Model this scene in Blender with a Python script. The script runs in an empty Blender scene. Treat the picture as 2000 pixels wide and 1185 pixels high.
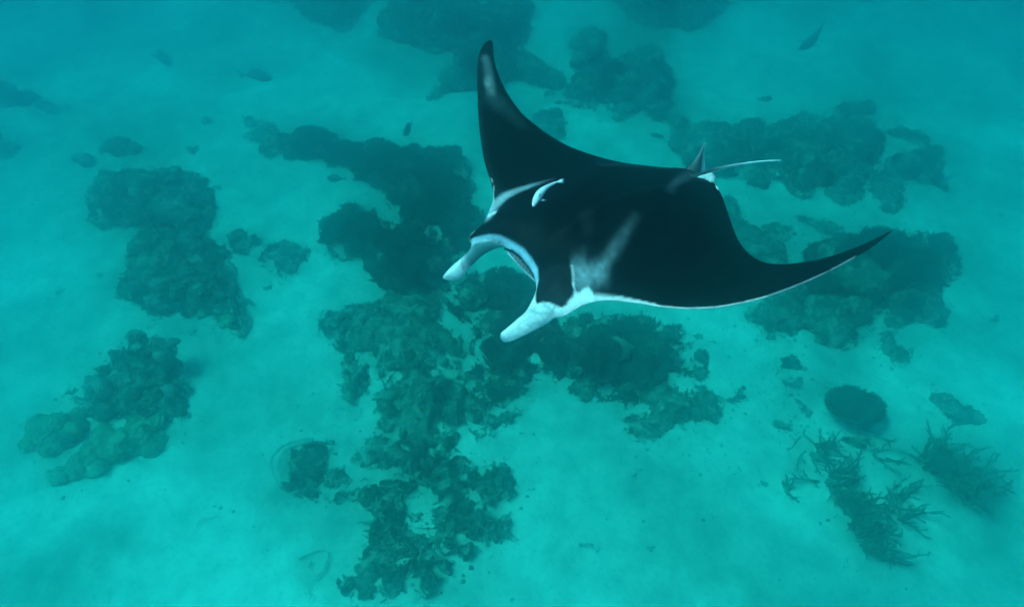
import bpy, bmesh, math, random
import numpy as np
from mathutils import Vector, Matrix, Euler
from mathutils.geometry import delaunay_2d_cdt

SC = bpy.context.scene
C = SC.collection
R = math.radians
random.seed(7)
RNG = np.random.default_rng(7)

# ------------------------------------------------------------------ camera
CAMZ, PITCH, HFOV = 9.0, 50.0, 80.0
cam_d = bpy.data.cameras.new('camera')
cam = bpy.data.objects.new('camera', cam_d); C.objects.link(cam)
cam.location = (0, 0, CAMZ)
cam.rotation_euler = (R(90 - PITCH), 0, 0)
cam_d.sensor_width = 36.0
cam_d.lens = 18.0 / math.tan(R(HFOV / 2))
cam_d.clip_start = 0.05; cam_d.clip_end = 400
cam_d.dof.use_dof = True
cam_d.dof.focus_distance = 4.0
cam_d.dof.aperture_fstop = 2.4
SC.camera = cam

# ------------------------------------------------------------------ light
SUN_EL, SUN_AZ = 58.0, 174.0      # direction the light comes FROM, azimuth counted from +X anticlockwise
sd = Vector((math.cos(R(SUN_EL)) * math.cos(R(SUN_AZ)), math.cos(R(SUN_EL)) * math.sin(R(SUN_AZ)), math.sin(R(SUN_EL))))
sun_d = bpy.data.lights.new('sun', 'SUN'); sun_d.energy = 4.8; sun_d.angle = R(15.0); sun_d.color = (1.0, 0.97, 0.92)
sun = bpy.data.objects.new('sun', sun_d); C.objects.link(sun)
sun.rotation_euler = (-sd).to_track_quat('-Z', 'Y').to_euler()
sun.location = (-10, 0, 30)
world = bpy.data.worlds.new('World'); SC.world = world; world.use_nodes = True
nt = world.node_tree; nt.nodes.clear()
wo = nt.nodes.new('ShaderNodeOutputWorld'); wb = nt.nodes.new('ShaderNodeBackground'); sk = nt.nodes.new('ShaderNodeTexSky')
sk.sky_type = 'NISHITA'; sk.sun_disc = False; sk.sun_elevation = R(SUN_EL); sk.sun_rotation = R(90 - SUN_AZ)
wb.inputs['Strength'].default_value = 0.13
nt.links.new(sk.outputs[0], wb.inputs[0]); nt.links.new(wb.outputs[0], wo.inputs[0])
SC.view_settings.view_transform = 'Standard'; SC.view_settings.look = 'None'
SC.view_settings.gamma = 1; SC.view_settings.use_curve_mapping = False
SC.view_settings.exposure = 0.50
SC.render.engine = 'CYCLES'
SC.cycles.use_denoising = True
SC.cycles.max_bounces = 6; SC.cycles.diffuse_bounces = 3; SC.cycles.glossy_bounces = 2; SC.cycles.volume_bounces = 8
SC.cycles.sample_clamp_indirect = 8

# ------------------------------------------------------------------ projection helpers
FPX = 1000.0 / math.tan(R(HFOV / 2))
RIGHT = np.array([1.0, 0, 0]); FWD = np.array([0, math.cos(R(PITCH)), -math.sin(R(PITCH))]); UP = np.array([0, math.sin(R(PITCH)), math.cos(R(PITCH))])
CAM = np.array([0, 0, CAMZ])

def rays(p):
    p = np.atleast_2d(np.asarray(p, float))
    return FWD + ((p[:, :1] - 1000.0) / FPX) * RIGHT - ((p[:, 1:2] - 592.5) / FPX) * UP

def at_z(p, z):
    d = rays(p)
    t = (z - CAMZ) / d[:, 2]
    return CAM + d * t[:, None]

# ------------------------------------------------------------------ noise (numpy)
def _h(i, j, k, seed):
    n = (i * 374761393 + j * 668265263 + k * 2147483647 + seed * 1274126177) & 0xffffffff
    n = ((n ^ (n >> 13)) * 1274126177) & 0xffffffff
    n = n ^ (n >> 16)
    return (n & 0xffff) / 65535.0

def vnoise(p, seed=0):
    p = np.asarray(p, float)
    i = np.floor(p).astype(np.int64); f = p - i
    f = f * f * f * (f * (f * 6 - 15) + 10)
    out = 0
    for a in (0, 1):
        wa = f[..., 0] if a else 1 - f[..., 0]
        for b in (0, 1):
            wb_ = f[..., 1] if b else 1 - f[..., 1]
            for c in (0, 1):
                wc = f[..., 2] if c else 1 - f[..., 2]
                out = out + wa * wb_ * wc * _h(i[..., 0] + a, i[..., 1] + b, i[..., 2] + c, seed)
    return out * 2 - 1

def fbm(p, octv=4, seed=0, gain=0.5):
    p = np.asarray(p, float); a = 1.0; o = 0; s = 0
    for k in range(octv):
        o = o + a * vnoise(p * 2 ** k + 17.3 * k, seed + k); s += a; a *= gain
    return o / s

def v3(x, y, z=0.0):
    x = np.asarray(x, float); y = np.asarray(y, float)
    return np.stack([x, y, np.zeros_like(x) + z], -1)

def sand_z(x, y):
    q = v3(x * 0.42 + 0.25 * y, y * 0.36 - 0.1 * x)
    z = 0.16 * vnoise(q, 3) + 0.06 * vnoise(q * 2.3 + 5, 4) + 0.03 * fbm(v3(x, y) * 1.9, 3, 5)
    return z

def smooth(a, b, x):
    t = np.clip((x - a) / (b - a), 0, 1); return t * t * (3 - 2 * t)

def pip(poly, p):
    x, y = p[:, 0], p[:, 1]; ins = np.zeros(len(p), bool); n = len(poly); j = n - 1
    for i in range(n):
        xi, yi = poly[i]; xj, yj = poly[j]
        c = ((yi > y) != (yj > y)) & (x < (xj - xi) * (y - yi) / (yj - yi + 1e-12) + xi)
        ins ^= c; j = i
    return ins

def seg_dist(a, b, p):
    """distance of points p to segments a-b (any dimension), minimum over the segments"""
    out = np.full(len(p), 1e9)
    for s, e in zip(a, b):
        d = e - s; L = (d * d).sum() + 1e-12
        t = np.clip(((p - s) @ d) / L, 0, 1)
        out = np.minimum(out, np.sqrt((((s + t[:, None] * d) - p) ** 2).sum(1)))
    return out

def poly_dist(poly, p):
    poly = np.asarray(poly, float)
    return seg_dist(poly, np.roll(poly, -1, 0), p)

def catmull(pts, closed=True, step=None, sub=6):
    pts = np.asarray(pts, float); n = len(pts); out = []
    rng = range(n if closed else n - 1)
    for i in rng:
        if closed: p0, p1, p2, p3 = pts[(i - 1) % n], pts[i], pts[(i + 1) % n], pts[(i + 2) % n]
        else: p0, p1, p2, p3 = pts[max(i - 1, 0)], pts[i], pts[i + 1], pts[min(i + 2, n - 1)]
        m = sub if step is None else max(1, int(np.linalg.norm(p2 - p1) / step))
        for k in range(m):
            t = k / m
            out.append(0.5 * ((2 * p1) + (-p0 + p2) * t + (2 * p0 - 5 * p1 + 4 * p2 - p3) * t * t + (-p0 + 3 * p1 - 3 * p2 + p3) * t ** 3))
    if not closed: out.append(pts[-1])
    return np.array(out)

# ------------------------------------------------------------------ objects helpers
def mesh(name, verts, faces, mat=None, smooth_=True):
    me = bpy.data.meshes.new(name)
    me.from_pydata([tuple(v) for v in np.asarray(verts, float)], [], [tuple(int(q) for q in f) for f in faces])
    if smooth_: me.polygons.foreach_set('use_smooth', [True] * len(me.polygons))
    if mat: me.materials.append(mat)
    me.update()
    return me

def obj(name, me, parent=None, loc=(0, 0, 0), rot=(0, 0, 0), scale=(1, 1, 1)):
    o = bpy.data.objects.new(name, me); C.objects.link(o)
    o.parent = parent; o.location = tuple(loc); o.rotation_euler = rot; o.scale = scale
    return o

def tag(o, label=None, cat=None, group=None, kind=None):
    if label: o['label'] = label
    if cat: o['category'] = cat
    if group: o['group'] = group
    if kind: o['kind'] = kind
    return o

class MB:
    def __init__(s): s.v = []; s.f = []; s.n = 0
    def add(s, v, f):
        v = np.asarray(v, float)
        s.v.append(v); s.f.extend([tuple(q + s.n for q in a) for a in f]); s.n += len(v)
    def tube(s, pts, rad, sides=6, cap=True, flat=None):
        pts = np.asarray(pts, float); n = len(pts); rad = np.broadcast_to(rad, (n,))
        t = np.gradient(pts, axis=0); t /= np.linalg.norm(t, axis=1)[:, None] + 1e-9
        ref = np.array([0, 0, 1.0]) if abs(t[0][2]) < 0.8 else np.array([1.0, 0, 0])
        vs = []
        for i in range(n):
            a = np.cross(t[i], ref); a /= np.linalg.norm(a) + 1e-9; b = np.cross(t[i], a)
            for k in range(sides):
                th = 2 * math.pi * k / sides
                vs.append(pts[i] + rad[i] * (math.cos(th) * a + math.sin(th) * b))
        fs = []
        for i in range(n - 1):
            for k in range(sides):
                k2 = (k + 1) % sides
                fs.append((i * sides + k, i * sides + k2, (i + 1) * sides + k2, (i + 1) * sides + k))
        if cap:
            fs.append(tuple(range(sides))[::-1]); fs.append(tuple((n - 1) * sides + k for k in range(sides)))
        s.add(vs, fs)
    def mesh(s, name, mat=None, sm=True):
        return mesh(name, np.concatenate(s.v), s.f, mat, sm)

# ------------------------------------------------------------------ materials
def new_mat(name):
    m = bpy.data.materials.new(name); m.use_nodes = True
    n = m.node_tree; n.nodes.clear()
    out = n.nodes.new('ShaderNodeOutputMaterial'); b = n.nodes.new('ShaderNodeBsdfPrincipled')
    n.links.new(b.outputs[0], out.inputs[0])
    b.inputs['Specular IOR Level'].default_value = 0.12
    b.inputs['Roughness'].default_value = 0.8
    return m, n, b

def ramp(n, fac, stops):
    r = n.nodes.new('ShaderNodeValToRGB'); n.links.new(fac, r.inputs[0])
    while len(r.color_ramp.elements) < len(stops): r.color_ramp.elements.new(0.5)
    for e, (p, c) in zip(r.color_ramp.elements, stops):
        e.position = p; e.color = (c[0], c[1], c[2], 1)
    return r.outputs[0]

def noise(n, vec, scale, detail=4, rough=0.55, dist=0.0):
    t = n.nodes.new('ShaderNodeTexNoise'); n.links.new(vec, t.inputs['Vector'])
    t.inputs['Scale'].default_value = scale; t.inputs['Detail'].default_value = detail
    t.inputs['Roughness'].default_value = rough; t.inputs['Distortion'].default_value = dist
    return t.outputs[0]

def mixc(n, fac, a, b, mode='MIX'):
    m = n.nodes.new('ShaderNodeMix'); m.data_type = 'RGBA'; m.blend_type = mode
    if isinstance(fac, float): m.inputs[0].default_value = fac
    else: n.links.new(fac, m.inputs[0])
    for s, i in ((a, 6), (b, 7)):
        if isinstance(s, tuple): m.inputs[i].default_value = (*s, 1)
        else: n.links.new(s, m.inputs[i])
    return m.outputs[2]

def bump(n, b, h, strength, dist):
    k = n.nodes.new('ShaderNodeBump'); k.inputs['Strength'].default_value = strength; k.inputs['Distance'].default_value = dist
    n.links.new(h, k.inputs['Height']); n.links.new(k.outputs[0], b.inputs['Normal'])

def geo(n): return n.nodes.new('ShaderNodeNewGeometry').outputs['Position']

def coral_mat(name, dark, mid, light, flecks, s1=5.0, s2=26.0, crusty=0.7):
    m, n, b = new_mat(name); p = geo(n)
    big = ramp(n, noise(n, p, s1, 5, 0.6, 0.4), [(0.36, dark), (0.52, mid), (0.72, light)])
    fl = ramp(n, noise(n, p, s2, 3, 0.7), [(0.52, (0, 0, 0)), (0.70, (1, 1, 1))])
    pat = ramp(n, noise(n, p, 1.7, 3, 0.6), [(0.40, (0.1, 0.1, 0.1)), (0.66, (1, 1, 1))])
    f = mixc(n, 1.0, fl, pat, 'MULTIPLY')
    col = mixc(n, f, big, flecks)
    crust = ramp(n, noise(n, p, 3.6, 6, 0.75, 0.8), [(0.49, (0, 0, 0)), (0.60, (crusty, crusty, crusty))])
    col = mixc(n, crust, col, flecks)
    n.links.new(col, b.inputs['Base Color'])
    bump(n, b, noise(n, p, 30.0, 4, 0.65), 0.8, 0.05)
    return m

M = {}
M['reef'] = coral_mat('reef_rock', (0.033, 0.049, 0.025), (0.095, 0.122, 0.062), (0.289, 0.306, 0.155), (0.600, 0.600, 0.435))
M['lobe'] = coral_mat('lobed_coral', (0.032, 0.046, 0.021), (0.074, 0.096, 0.043), (0.170, 0.198, 0.096), (0.595, 0.600, 0.364), 7.0, 32.0)
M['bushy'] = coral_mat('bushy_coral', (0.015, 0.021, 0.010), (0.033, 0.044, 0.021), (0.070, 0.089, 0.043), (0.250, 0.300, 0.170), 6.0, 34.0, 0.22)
M['pale'] = coral_mat('pale_coral', (0.114, 0.163, 0.072), (0.212, 0.308, 0.130), (0.325, 0.455, 0.195), (0.562, 0.600, 0.360), 4.0, 24.0)
M['leafy'] = coral_mat('leafy_coral', (0.059, 0.077, 0.038), (0.131, 0.169, 0.079), (0.295, 0.331, 0.171), (0.510, 0.544, 0.326), 6.0, 26.0)
M['staghorn'] = coral_mat('staghorn_coral', (0.049, 0.073, 0.039), (0.101, 0.142, 0.074), (0.202, 0.278, 0.142), (0.360, 0.440, 0.240), 8.0, 30.0)
M['rubble'] = coral_mat('coral_rubble', (0.050, 0.071, 0.036), (0.151, 0.176, 0.101), (0.471, 0.486, 0.302), (0.598, 0.598, 0.386), 6.0, 22.0, 0.75)
M['table'] = coral_mat('table_coral', (0.035, 0.047, 0.028), (0.055, 0.074, 0.042), (0.078, 0.102, 0.056), (0.117, 0.143, 0.083), 10.0, 40.0, 0.1)

m, n, b = new_mat('sand'); p = geo(n); M['sand'] = m
c1 = ramp(n, noise(n, p, 0.42, 4, 0.5, 0.5), [(0.32, (0.42, 0.44, 0.285)), (0.50, (0.67, 0.66, 0.44)), (0.66, (0.88, 0.86, 0.58))])  # broad sun dapples painted into the sand colour
c2 = ramp(n, noise(n, p, 2.2, 5, 0.6), [(0.32, (0.68, 0.72, 0.68)), (0.60, (1, 1, 1))])  # smaller light dapples, also painted as colour
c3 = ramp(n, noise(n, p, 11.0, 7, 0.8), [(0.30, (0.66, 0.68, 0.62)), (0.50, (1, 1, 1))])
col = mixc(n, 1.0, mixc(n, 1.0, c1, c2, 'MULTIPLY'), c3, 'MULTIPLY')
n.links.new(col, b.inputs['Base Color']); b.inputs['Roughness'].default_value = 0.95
bump(n, b, noise(n, p, 9.0, 6, 0.6), 0.35, 0.05)

m, n, b = new_mat('manta_skin'); M['manta'] = m
a = n.nodes.new('ShaderNodeVertexColor'); a.layer_name = 'Col'
tx = mixc(n, 1.0, ramp(n, noise(n, geo(n), 45.0, 4, 0.7), [(0.3, (0.74, 0.74, 0.74)), (0.62, (1, 1, 1))]), ramp(n, noise(n, geo(n), 5.0, 5, 0.6, 0.5), [(0.35, (0.8, 0.8, 0.8)), (0.7, (1.15, 1.15, 1.15))]), 'MULTIPLY')
n.links.new(mixc(n, 1.0, a.outputs[0], tx, 'MULTIPLY'), b.inputs['Base Color'])
b.inputs['Roughness'].default_value = 0.5; b.inputs['Specular IOR Level'].default_value = 0.03
bump(n, b, noise(n, geo(n), 120.0, 3, 0.6), 0.25, 0.004)

def plain(name, c, rough=0.6, spec=0.12, var=0.25, scale=20.0):
    m, n, b = new_mat(name)
    t = ramp(n, noise(n, geo(n), scale, 4, 0.6), [(0.3, tuple(q * (1 - var) for q in c)), (0.7, tuple(min(1, q * (1 + var)) for q in c))])
    n.links.new(t, b.inputs['Base Color']); b.inputs['Roughness'].default_value = rough; b.inputs['Specular IOR Level'].default_value = spec
    return m
M['remora'] = plain('remora_skin', (0.62, 0.66, 0.68), 0.45, 0.2, 0.12, 60)
M['fish'] = plain('fish_skin', (0.13, 0.17, 0.15), 0.5, 0.2)
M['fish_pale'] = plain('pale_fish_skin', (0.42, 0.46, 0.46), 0.5, 0.2)
M['eye'] = plain('eye_black', (0.01, 0.01, 0.012), 0.2, 0.5)
M['gill'] = plain('gill_raker', (0.25, 0.28, 0.30), 0.5)
M['tendril'] = plain('soft_coral_tendril', (0.42, 0.45, 0.30), 0.7)

# ------------------------------------------------------------------ water
m = bpy.data.materials.new('water_volume'); m.use_nodes = True; n = m.node_tree; n.nodes.clear()
out = n.nodes.new('ShaderNodeOutputMaterial'); pv = n.nodes.new('ShaderNodeVolumePrincipled')
pv.inputs['Density'].default_value = 0.2700
pv.inputs['Color'].default_value = (0.0741, 0.2704, 0.3185, 1)
pv.inputs['Absorption Color'].default_value = (0.0000, 0.6679, 0.7752, 1)
pv.inputs['Anisotropy'].default_value = 0.93
n.links.new(pv.outputs[0], out.inputs['Volume'])
bm = bmesh.new(); bmesh.ops.create_cube(bm, size=1)
me = bpy.data.meshes.new('haze'); bm.to_mesh(me); bm.free(); me.materials.append(m)
hz = obj('haze', me, None, (0, 0, (10.6 - 1.6) / 2), (0, 0, 0), (190, 190, 12.2)); hz['kind'] = 'stuff'; hz['label'] = 'clear blue green sea water fading the reef'

# ------------------------------------------------------------------ seabed
N = 440
u = np.linspace(-1, 1, N); w = 13 * u + 67 * u ** 5
X, Y = np.meshgrid(w, w + 8.5)
Z = sand_z(X, Y)
vv = np.stack([X, Y, Z], -1).reshape(-1, 3)
me = bpy.data.meshes.new('seabed')
idx = np.arange(N * N).reshape(N, N)
q = np.stack([idx[:-1, :-1], idx[:-1, 1:], idx[1:, 1:], idx[1:, :-1]], -1).reshape(-1, 4)
me.vertices.add(len(vv)); me.vertices.foreach_set('co', vv.ravel())
me.loops.add(q.size); me.loops.foreach_set('vertex_index', q.ravel().astype(np.int32))
me.polygons.add(len(q)); me.polygons.foreach_set('loop_start', (np.arange(len(q)) * 4).astype(np.int32))
me.update(calc_edges=True); me.validate(); me.polygons.foreach_set('use_smooth', [True] * len(q))
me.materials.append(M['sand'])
sb = obj('seabed', me); sb['kind'] = 'structure'

# ------------------------------------------------------------------ coral prototypes
def ico(sub):
    bm = bmesh.new(); bmesh.ops.create_icosphere(bm, subdivisions=sub, radius=1)
    v = np.array([x.co[:] for x in bm.verts]); f = [[x.index for x in a.verts] for a in bm.faces]; bm.free(); return v, f
ICO5, ICO4, ICO3, ICO2 = ico(5), ico(4), ico(3), ico(2)

def unit(n, rng, zmin=-1):
    o = []
    while len(o) < n:
        v = rng.normal(size=3); v /= np.linalg.norm(v)
        if v[2] > zmin: o.append(v)
    return np.array(o)

def knob_mesh(seed, mat, cells=46, amp=0.16, flat=0.85):
    rng = np.random.default_rng(seed); v, f = ICO5
    c = unit(cells, rng); d = np.sqrt(np.maximum(0, ((v[:, None] - c[None]) ** 2).sum(-1))); d.sort(axis=1)
    cell = np.clip((d[:, 1] - d[:, 0]) / 0.22, 0, 1) ** 0.5
    r = 0.86 + 0.30 * fbm(v * 1.5 + seed * 9, 3, seed) + amp * cell + 0.05 * vnoise(v * 9, seed + 3) + 0.03 * vnoise(v * 18, seed + 5)
    vv = v * r[:, None]; vv[:, 2] *= flat
    return mesh('coral_lobe', vv, f, mat)

def bushy_mesh(seed, mat, nf=330, L=0.34, rr=0.034, core=0.70):
    rng = np.random.default_rng(seed); mb = MB(); v, f = ICO4
    r = core * (0.9 + 0.35 * fbm(v * 1.6 + seed * 5, 3, seed) + 0.08 * vnoise(v * 7, seed))
    mb.add(v * r[:, None], f)
    for d in unit(nf, rng, -0.25):
        rb = core * (0.9 + 0.35 * float(fbm(d[None] * 1.6 + seed * 5, 3, seed)[0]))
        l = L * rng.uniform(0.6, 1.25); j = d + rng.normal(size=3) * 0.28; j /= np.linalg.norm(j)
        a = d * rb * 0.92; bpt = a + j * l * 0.55; c2 = a + (j + np.array([0, 0, 0.3])) * l
        mb.tube([a, bpt, c2], [rr * 1.25, rr, rr * 0.45], 4)
        if rng.random() < 0.45:
            k = j + rng.normal(size=3) * 0.6; mb.tube([bpt, bpt + k / np.linalg.norm(k) * l * 0.45], [rr * 0.8, rr * 0.4], 4)
    return mb.mesh('coral_bush', mat)

def rock_mesh(seed, mat):
    rng = np.random.default_rng(seed); v, f = ICO4
    r = 0.8 + 0.55 * fbm(v * 1.3 + seed * 3, 4, seed, 0.6) + 0.05 * vnoise(v * 11, seed)
    vv = v * r[:, None] * np.array([1, rng.uniform(0.6, 0.9), 0.6])
    return mesh('reef_rock', vv, f, mat)

def ribbon(mb, pts, h, th, seed, lean=0.25, rows=4):
    """an upright wavy leaf of coral standing on the line pts"""
    pts = np.asarray(pts, float); n = len(pts)
    t = np.gradient(pts[:, :2], axis=0); t /= np.linalg.norm(t, axis=1)[:, None] + 1e-9
    nn = np.stack([-t[:, 1], t[:, 0]], 1)
    top = h * (0.75 + 0.4 * vnoise(v3(np.arange(n) * 0.31, np.zeros(n) + seed), seed))
    vs = []
    for side in (-1, 1):
        for k in range(rows + 1):
            s = k / rows
            off = lean * s * s * top + 0.12 * h * s * vnoise(v3(np.arange(n) * 0.5, np.zeros(n) + seed + 4), seed + 1)
            thk = th * (1 - 0.45 * s)
            xy = pts[:, :2] + nn * (off + side * thk / 2)[:, None]
            vs.append(np.column_stack([xy, pts[:, 2] + s * top]))
    vs = np.concatenate(vs); fs = []
    W = (rows + 1) * n
    for side in (0, 1):
        for k in range(rows):
            for i in range(n - 1):
                a = side * W + k * n + i; q4 = (a, a + 1, a + n + 1, a + n)
                fs.append(q4 if side == 0 else q4[::-1])
    for i in range(n - 1):
        a = rows * n + i; fs.append((a, a + 1, W + a + 1, W + a))
    for i in (0, n - 1):
        for k in range(rows):
            a = k * n + i; fs.append((a, a + n, W + a + n, W + a))
    mb.add(vs, fs)

def leafy_mesh(seed, mat):
    rng = np.random.default_rng(seed); mb = MB()
    for k in range(4):
        c = rng.uniform(-0.35, 0.35, 2); r0 = rng.uniform(0.35, 0.7); a0 = rng.uniform(0, 6.28); span = rng.uniform(2.6, 6.0)
        n_ = 34; th = a0 + np.linspace(0, span, n_)
        rad = r0 * (1 + 0.35 * vnoise(v3(np.linspace(0, 5, n_), np.zeros(n_) + k + seed), seed)) * np.linspace(1, rng.uniform(0.6, 1.4), n_)
        el = rng.uniform(0.5, 1)
        pts = np.column_stack([c[0] + rad * np.cos(th), c[1] + el * rad * np.sin(th), np.full(n_, -0.15)])
        ribbon(mb, pts, rng.uniform(0.35, 0.62), 0.085, seed + k, rng.uniform(-0.3, 0.4))
    return mb.mesh('coral_leaf', mat)

def shelf_mesh(seed, mat):
    """a flat irregular plate, wider than its foot"""
    rng = np.random.default_rng(seed); v, f = ICO5
    th = np.arctan2(v[:, 1], v[:, 0])
    rim = 1 + 0.28 * vnoise(v3(np.cos(th) * 1.6 + seed, np.sin(th) * 1.6), seed) + 0.12 * vnoise(v3(np.cos(th) * 5 + seed, np.sin(th) * 5), seed + 1)
    vv = v.copy(); vv[:, :2] *= rim[:, None]
    vv[:, 2] = np.where(v[:, 2] > 0, v[:, 2] * 0.10, v[:, 2] * 0.16) + 0.05 * fbm(v * 3 + seed, 3, seed) + 0.03 * vnoise(v * 9, seed)
    return mesh('coral_shelf', vv, f, mat)

P = {
 'lobe': [knob_mesh(s, M['lobe']) for s in range(11, 17)],
 'smooth': [knob_mesh(s, M['pale'], 16, 0.10) for s in range(21, 24)],
 'bushy': [bushy_mesh(s, M['bushy']) for s in range(31, 36)],
 'fine': [bushy_mesh(s, M['lobe'], 260, 0.24, 0.045) for s in range(36, 39)],
 'crumb': [bushy_mesh(s, M['rubble'], 120, 0.24, 0.06) for s in range(71, 74)] + [rock_mesh(75, M['rubble'])],
 'rock': [rock_mesh(s, M['reef']) for s in range(41, 46)],
 'leafy': [leafy_mesh(s, M['leafy']) for s in range(51, 56)],
 'shelf': [shelf_mesh(s, M['lobe']) for s in range(61, 64)],
}
PNAME = {'lobe': 'coral_lobe', 'smooth': 'coral_lobe', 'bushy': 'coral_bush', 'fine': 'coral_tuft', 'crumb': 'coral_tuft', 'rock': 'reef_rock', 'leafy': 'coral_leaf', 'shelf': 'coral_shelf'}

RUB = []      # (x, y, spread) places where rubble gathers

def reef(name, label, cat, poly, h=0.5, mix=None, seed=1, group=None, rmin=0.10, rmax=0.42, dens=1.0, base=True, mat='reef', cap=90, holes=(), rubble=True, sprigs=True, frag=1.0):
    """a coral head standing on its footprint; poly = outline as seen, laid on the seabed"""
    rng = np.random.default_rng(seed * 101 + 5); h = h * 0.8
    mix = mix or {'lobe': 3, 'rock': 1}
    ctr = at_z(np.asarray(poly, float), h * 0.45)
    fp = ctr[:, :2]
    fp = catmull(fp, True, sub=5)
    size = float(np.ptp(fp, 0).max())
    nz = v3(fp[:, 0], fp[:, 1]); c0 = fp.mean(0)
    wob = np.stack([vnoise(nz * 4.5, seed), vnoise(nz * 4.5 + 40, seed)], 1) * min(0.10, size * 0.05) + np.stack([vnoise(nz * 13, seed + 1), vnoise(nz * 13 + 40, seed + 1)], 1) * 0.03
    fp = fp + wob
    hol = [catmull(at_z(np.asarray(hh, float), 0.0)[:, :2], True, sub=4) for hh in holes]
    z0 = float(sand_z(c0[0], c0[1]))
    root = bpy.data.objects.new(name, None); C.objects.link(root); root.location = (c0[0], c0[1], z0)
    tag(root, label, cat, group)
    lo, hi = fp.min(0), fp.max(0)
    def edge(p):
        d = poly_dist(fp, p); d = np.where(pip(fp, p), d, -d)
        for hh in hol:
            e = poly_dist(hh, p); e = np.where(pip(hh, p), -e, e); d = np.minimum(d, e)
        return d
    def height(p, d):
        hn = fbm(v3(p[:, 0], p[:, 1]) * 1.6, 3, seed + 9)
        q_ = v3(p[:, 0], p[:, 1]); gap = vnoise(q_ * 1.9, seed + 31) * 0.65 + vnoise(q_ * 4.7, seed + 33) * 0.45
        lim = np.where(d < 0.30 * min(1.0, size / 2.5), 0.16, 0.50 if mat != 'rubble' else 0.30)
        kk = smooth(lim, lim + 0.14, gap) * frag
        return h * (1 - np.exp(-np.maximum(d, 0) / (0.14 + 0.22 * h))) * (0.62 + 0.55 * hn) * (1 - kk) - 0.30 * kk
    if base:
        g = max(0.055, size / 58.0)
        gx, gy = np.meshgrid(np.arange(lo[0], hi[0], g), np.arange(lo[1], hi[1], g))
        pp = np.stack([gx.ravel(), gy.ravel()], 1) + rng.uniform(-0.3, 0.3, (gx.size, 2)) * g
        d = edge(pp); pp = pp[d > g * 0.35]
        rings = [fp] + hol
        allp = [Vector(q_) for r_ in rings for q_ in r_]; edges = []; k = 0
        for r_ in rings:
            edges += [(k + i, k + (i + 1) % len(r_)) for i in range(len(r_))]; k += len(r_)
        allp += [Vector(q_) for q_ in pp]
        vs, _, fs, *_ = delaunay_2d_cdt(allp, edges, [], 0, 1e-5)
        v2 = np.array([q_[:] for q_ in vs])
        cen = np.array([v2[list(f_)].mean(0) for f_ in fs]); keep = edge(cen) > 0
        fs = [f_ for f_, kk in zip(fs, keep) if kk]
        d = np.maximum(edge(v2), 0)
        hz_ = height(v2, d)
        q3 = v3(v2[:, 0], v2[:, 1])
        hz_ = hz_ + np.minimum(d / 0.08, 1) * (0.09 * fbm(q3 * 6, 3, seed + 2) + 0.05 * np.abs(vnoise(q3 * 12, seed + 4)) - 0.02)
        zz = sand_z(v2[:, 0], v2[:, 1]) + np.where(d < 1e-4, -0.06, hz_)
        vv = np.column_stack([v2, zz]) - np.array([c0[0], c0[1], z0])
        obj('reef_base', mesh('reef_base', vv, fs, M[mat]), root)
    if base and sprigs:
        mb = MB(); nb = int(min(240, 22 * size * size + 10)); ks_ = min(1.0, 0.30 + 0.42 * size)
        rimp = fp[rng.integers(len(fp), size=nb)] + rng.normal(size=(nb, 2)) * 0.05 * ks_
        inp = rng.uniform(lo, hi, (nb, 2)); allb = np.concatenate([rimp, inp]); de = edge(allb); okb = de > -0.05 * ks_
        allb = allb[okb]; zb = sand_z(allb[:, 0], allb[:, 1]) + np.maximum(height(allb, np.maximum(de[okb], 0)), 0); sc_ = ks_ * (0.9 + 0.12 * max(size - 2, 0))
        for (x, y), z in zip(allb, zb):
            for j in range(rng.integers(2, 6)):
                dr = rng.normal(size=3) * [1, 1, 0.6] + [0, 0, 0.9]; dr /= np.linalg.norm(dr); L_ = rng.uniform(0.03, 0.12) * sc_
                p0 = np.array([x, y, z]) - [c0[0], c0[1], z0] + rng.normal(size=3) * 0.02 * sc_; r_ = rng.uniform(0.010, 0.026) * sc_
                mb.tube([p0 - dr * 0.02, p0 + dr * L_], [r_, r_ * 0.6], 4)
        tg_ = obj('coral_sprigs', mb.mesh('coral_sprigs', M[mat if mat != 'reef' else 'lobe'], False), root); tg_['kind'] = 'stuff'
    kinds = list(mix); wts = np.array([mix[k] for k in kinds], float); wts /= wts.sum()
    placed = []; area = max(0.02, float(np.ptp(fp, 0).prod()))
    tries = int(min(5000, 900 * dens + area * 160))
    cand = rng.uniform(lo, hi, (tries, 2)); dd = edge(cand)
    order = np.argsort(-dd + rng.uniform(0, 0.5, tries) * size * 0.5)
    hh_ = height(cand, dd)
    for i in order:
        if len(placed) >= cap: break
        d = dd[i]
        if d < rmin * 0.35 or (base and hh_[i] < 0.0): continue
        r = float(np.clip(d * rng.uniform(0.45, 1.05), rmin, rmax * rng.uniform(0.55, 1.0)))
        x, y = cand[i]
        if any((x - a_) ** 2 + (y - b_) ** 2 < (0.62 / dens ** 0.5 * (r + c_)) ** 2 for a_, b_, c_ in placed): continue
        placed.append((x, y, r))
        k = kinds[rng.choice(len(kinds), p=wts)]
        z = float(sand_z(x, y)) + hh_[i] * rng.uniform(0.7, 1.0) - 0.25 * r
        if k == 'leafy': z = float(sand_z(x, y)) + hh_[i] * 0.6 + 0.02; r *= 1.45
        if k == 'shelf': z += 0.35 * r; r *= 1.15
        sz = r * rng.uniform(0.65, 0.95)
        tilt = 0.3 if k not in ('leafy',) else 0.12
        o = obj(PNAME[k], P[k][rng.integers(len(P[k]))], root, (x - c0[0], y - c0[1], z - z0),
                (rng.uniform(-tilt, tilt), rng.uniform(-tilt, tilt), rng.uniform(0, 6.28)), (r * rng.uniform(0.85, 1.15), r, sz if k != 'leafy' else max(r, 0.3)))
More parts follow.
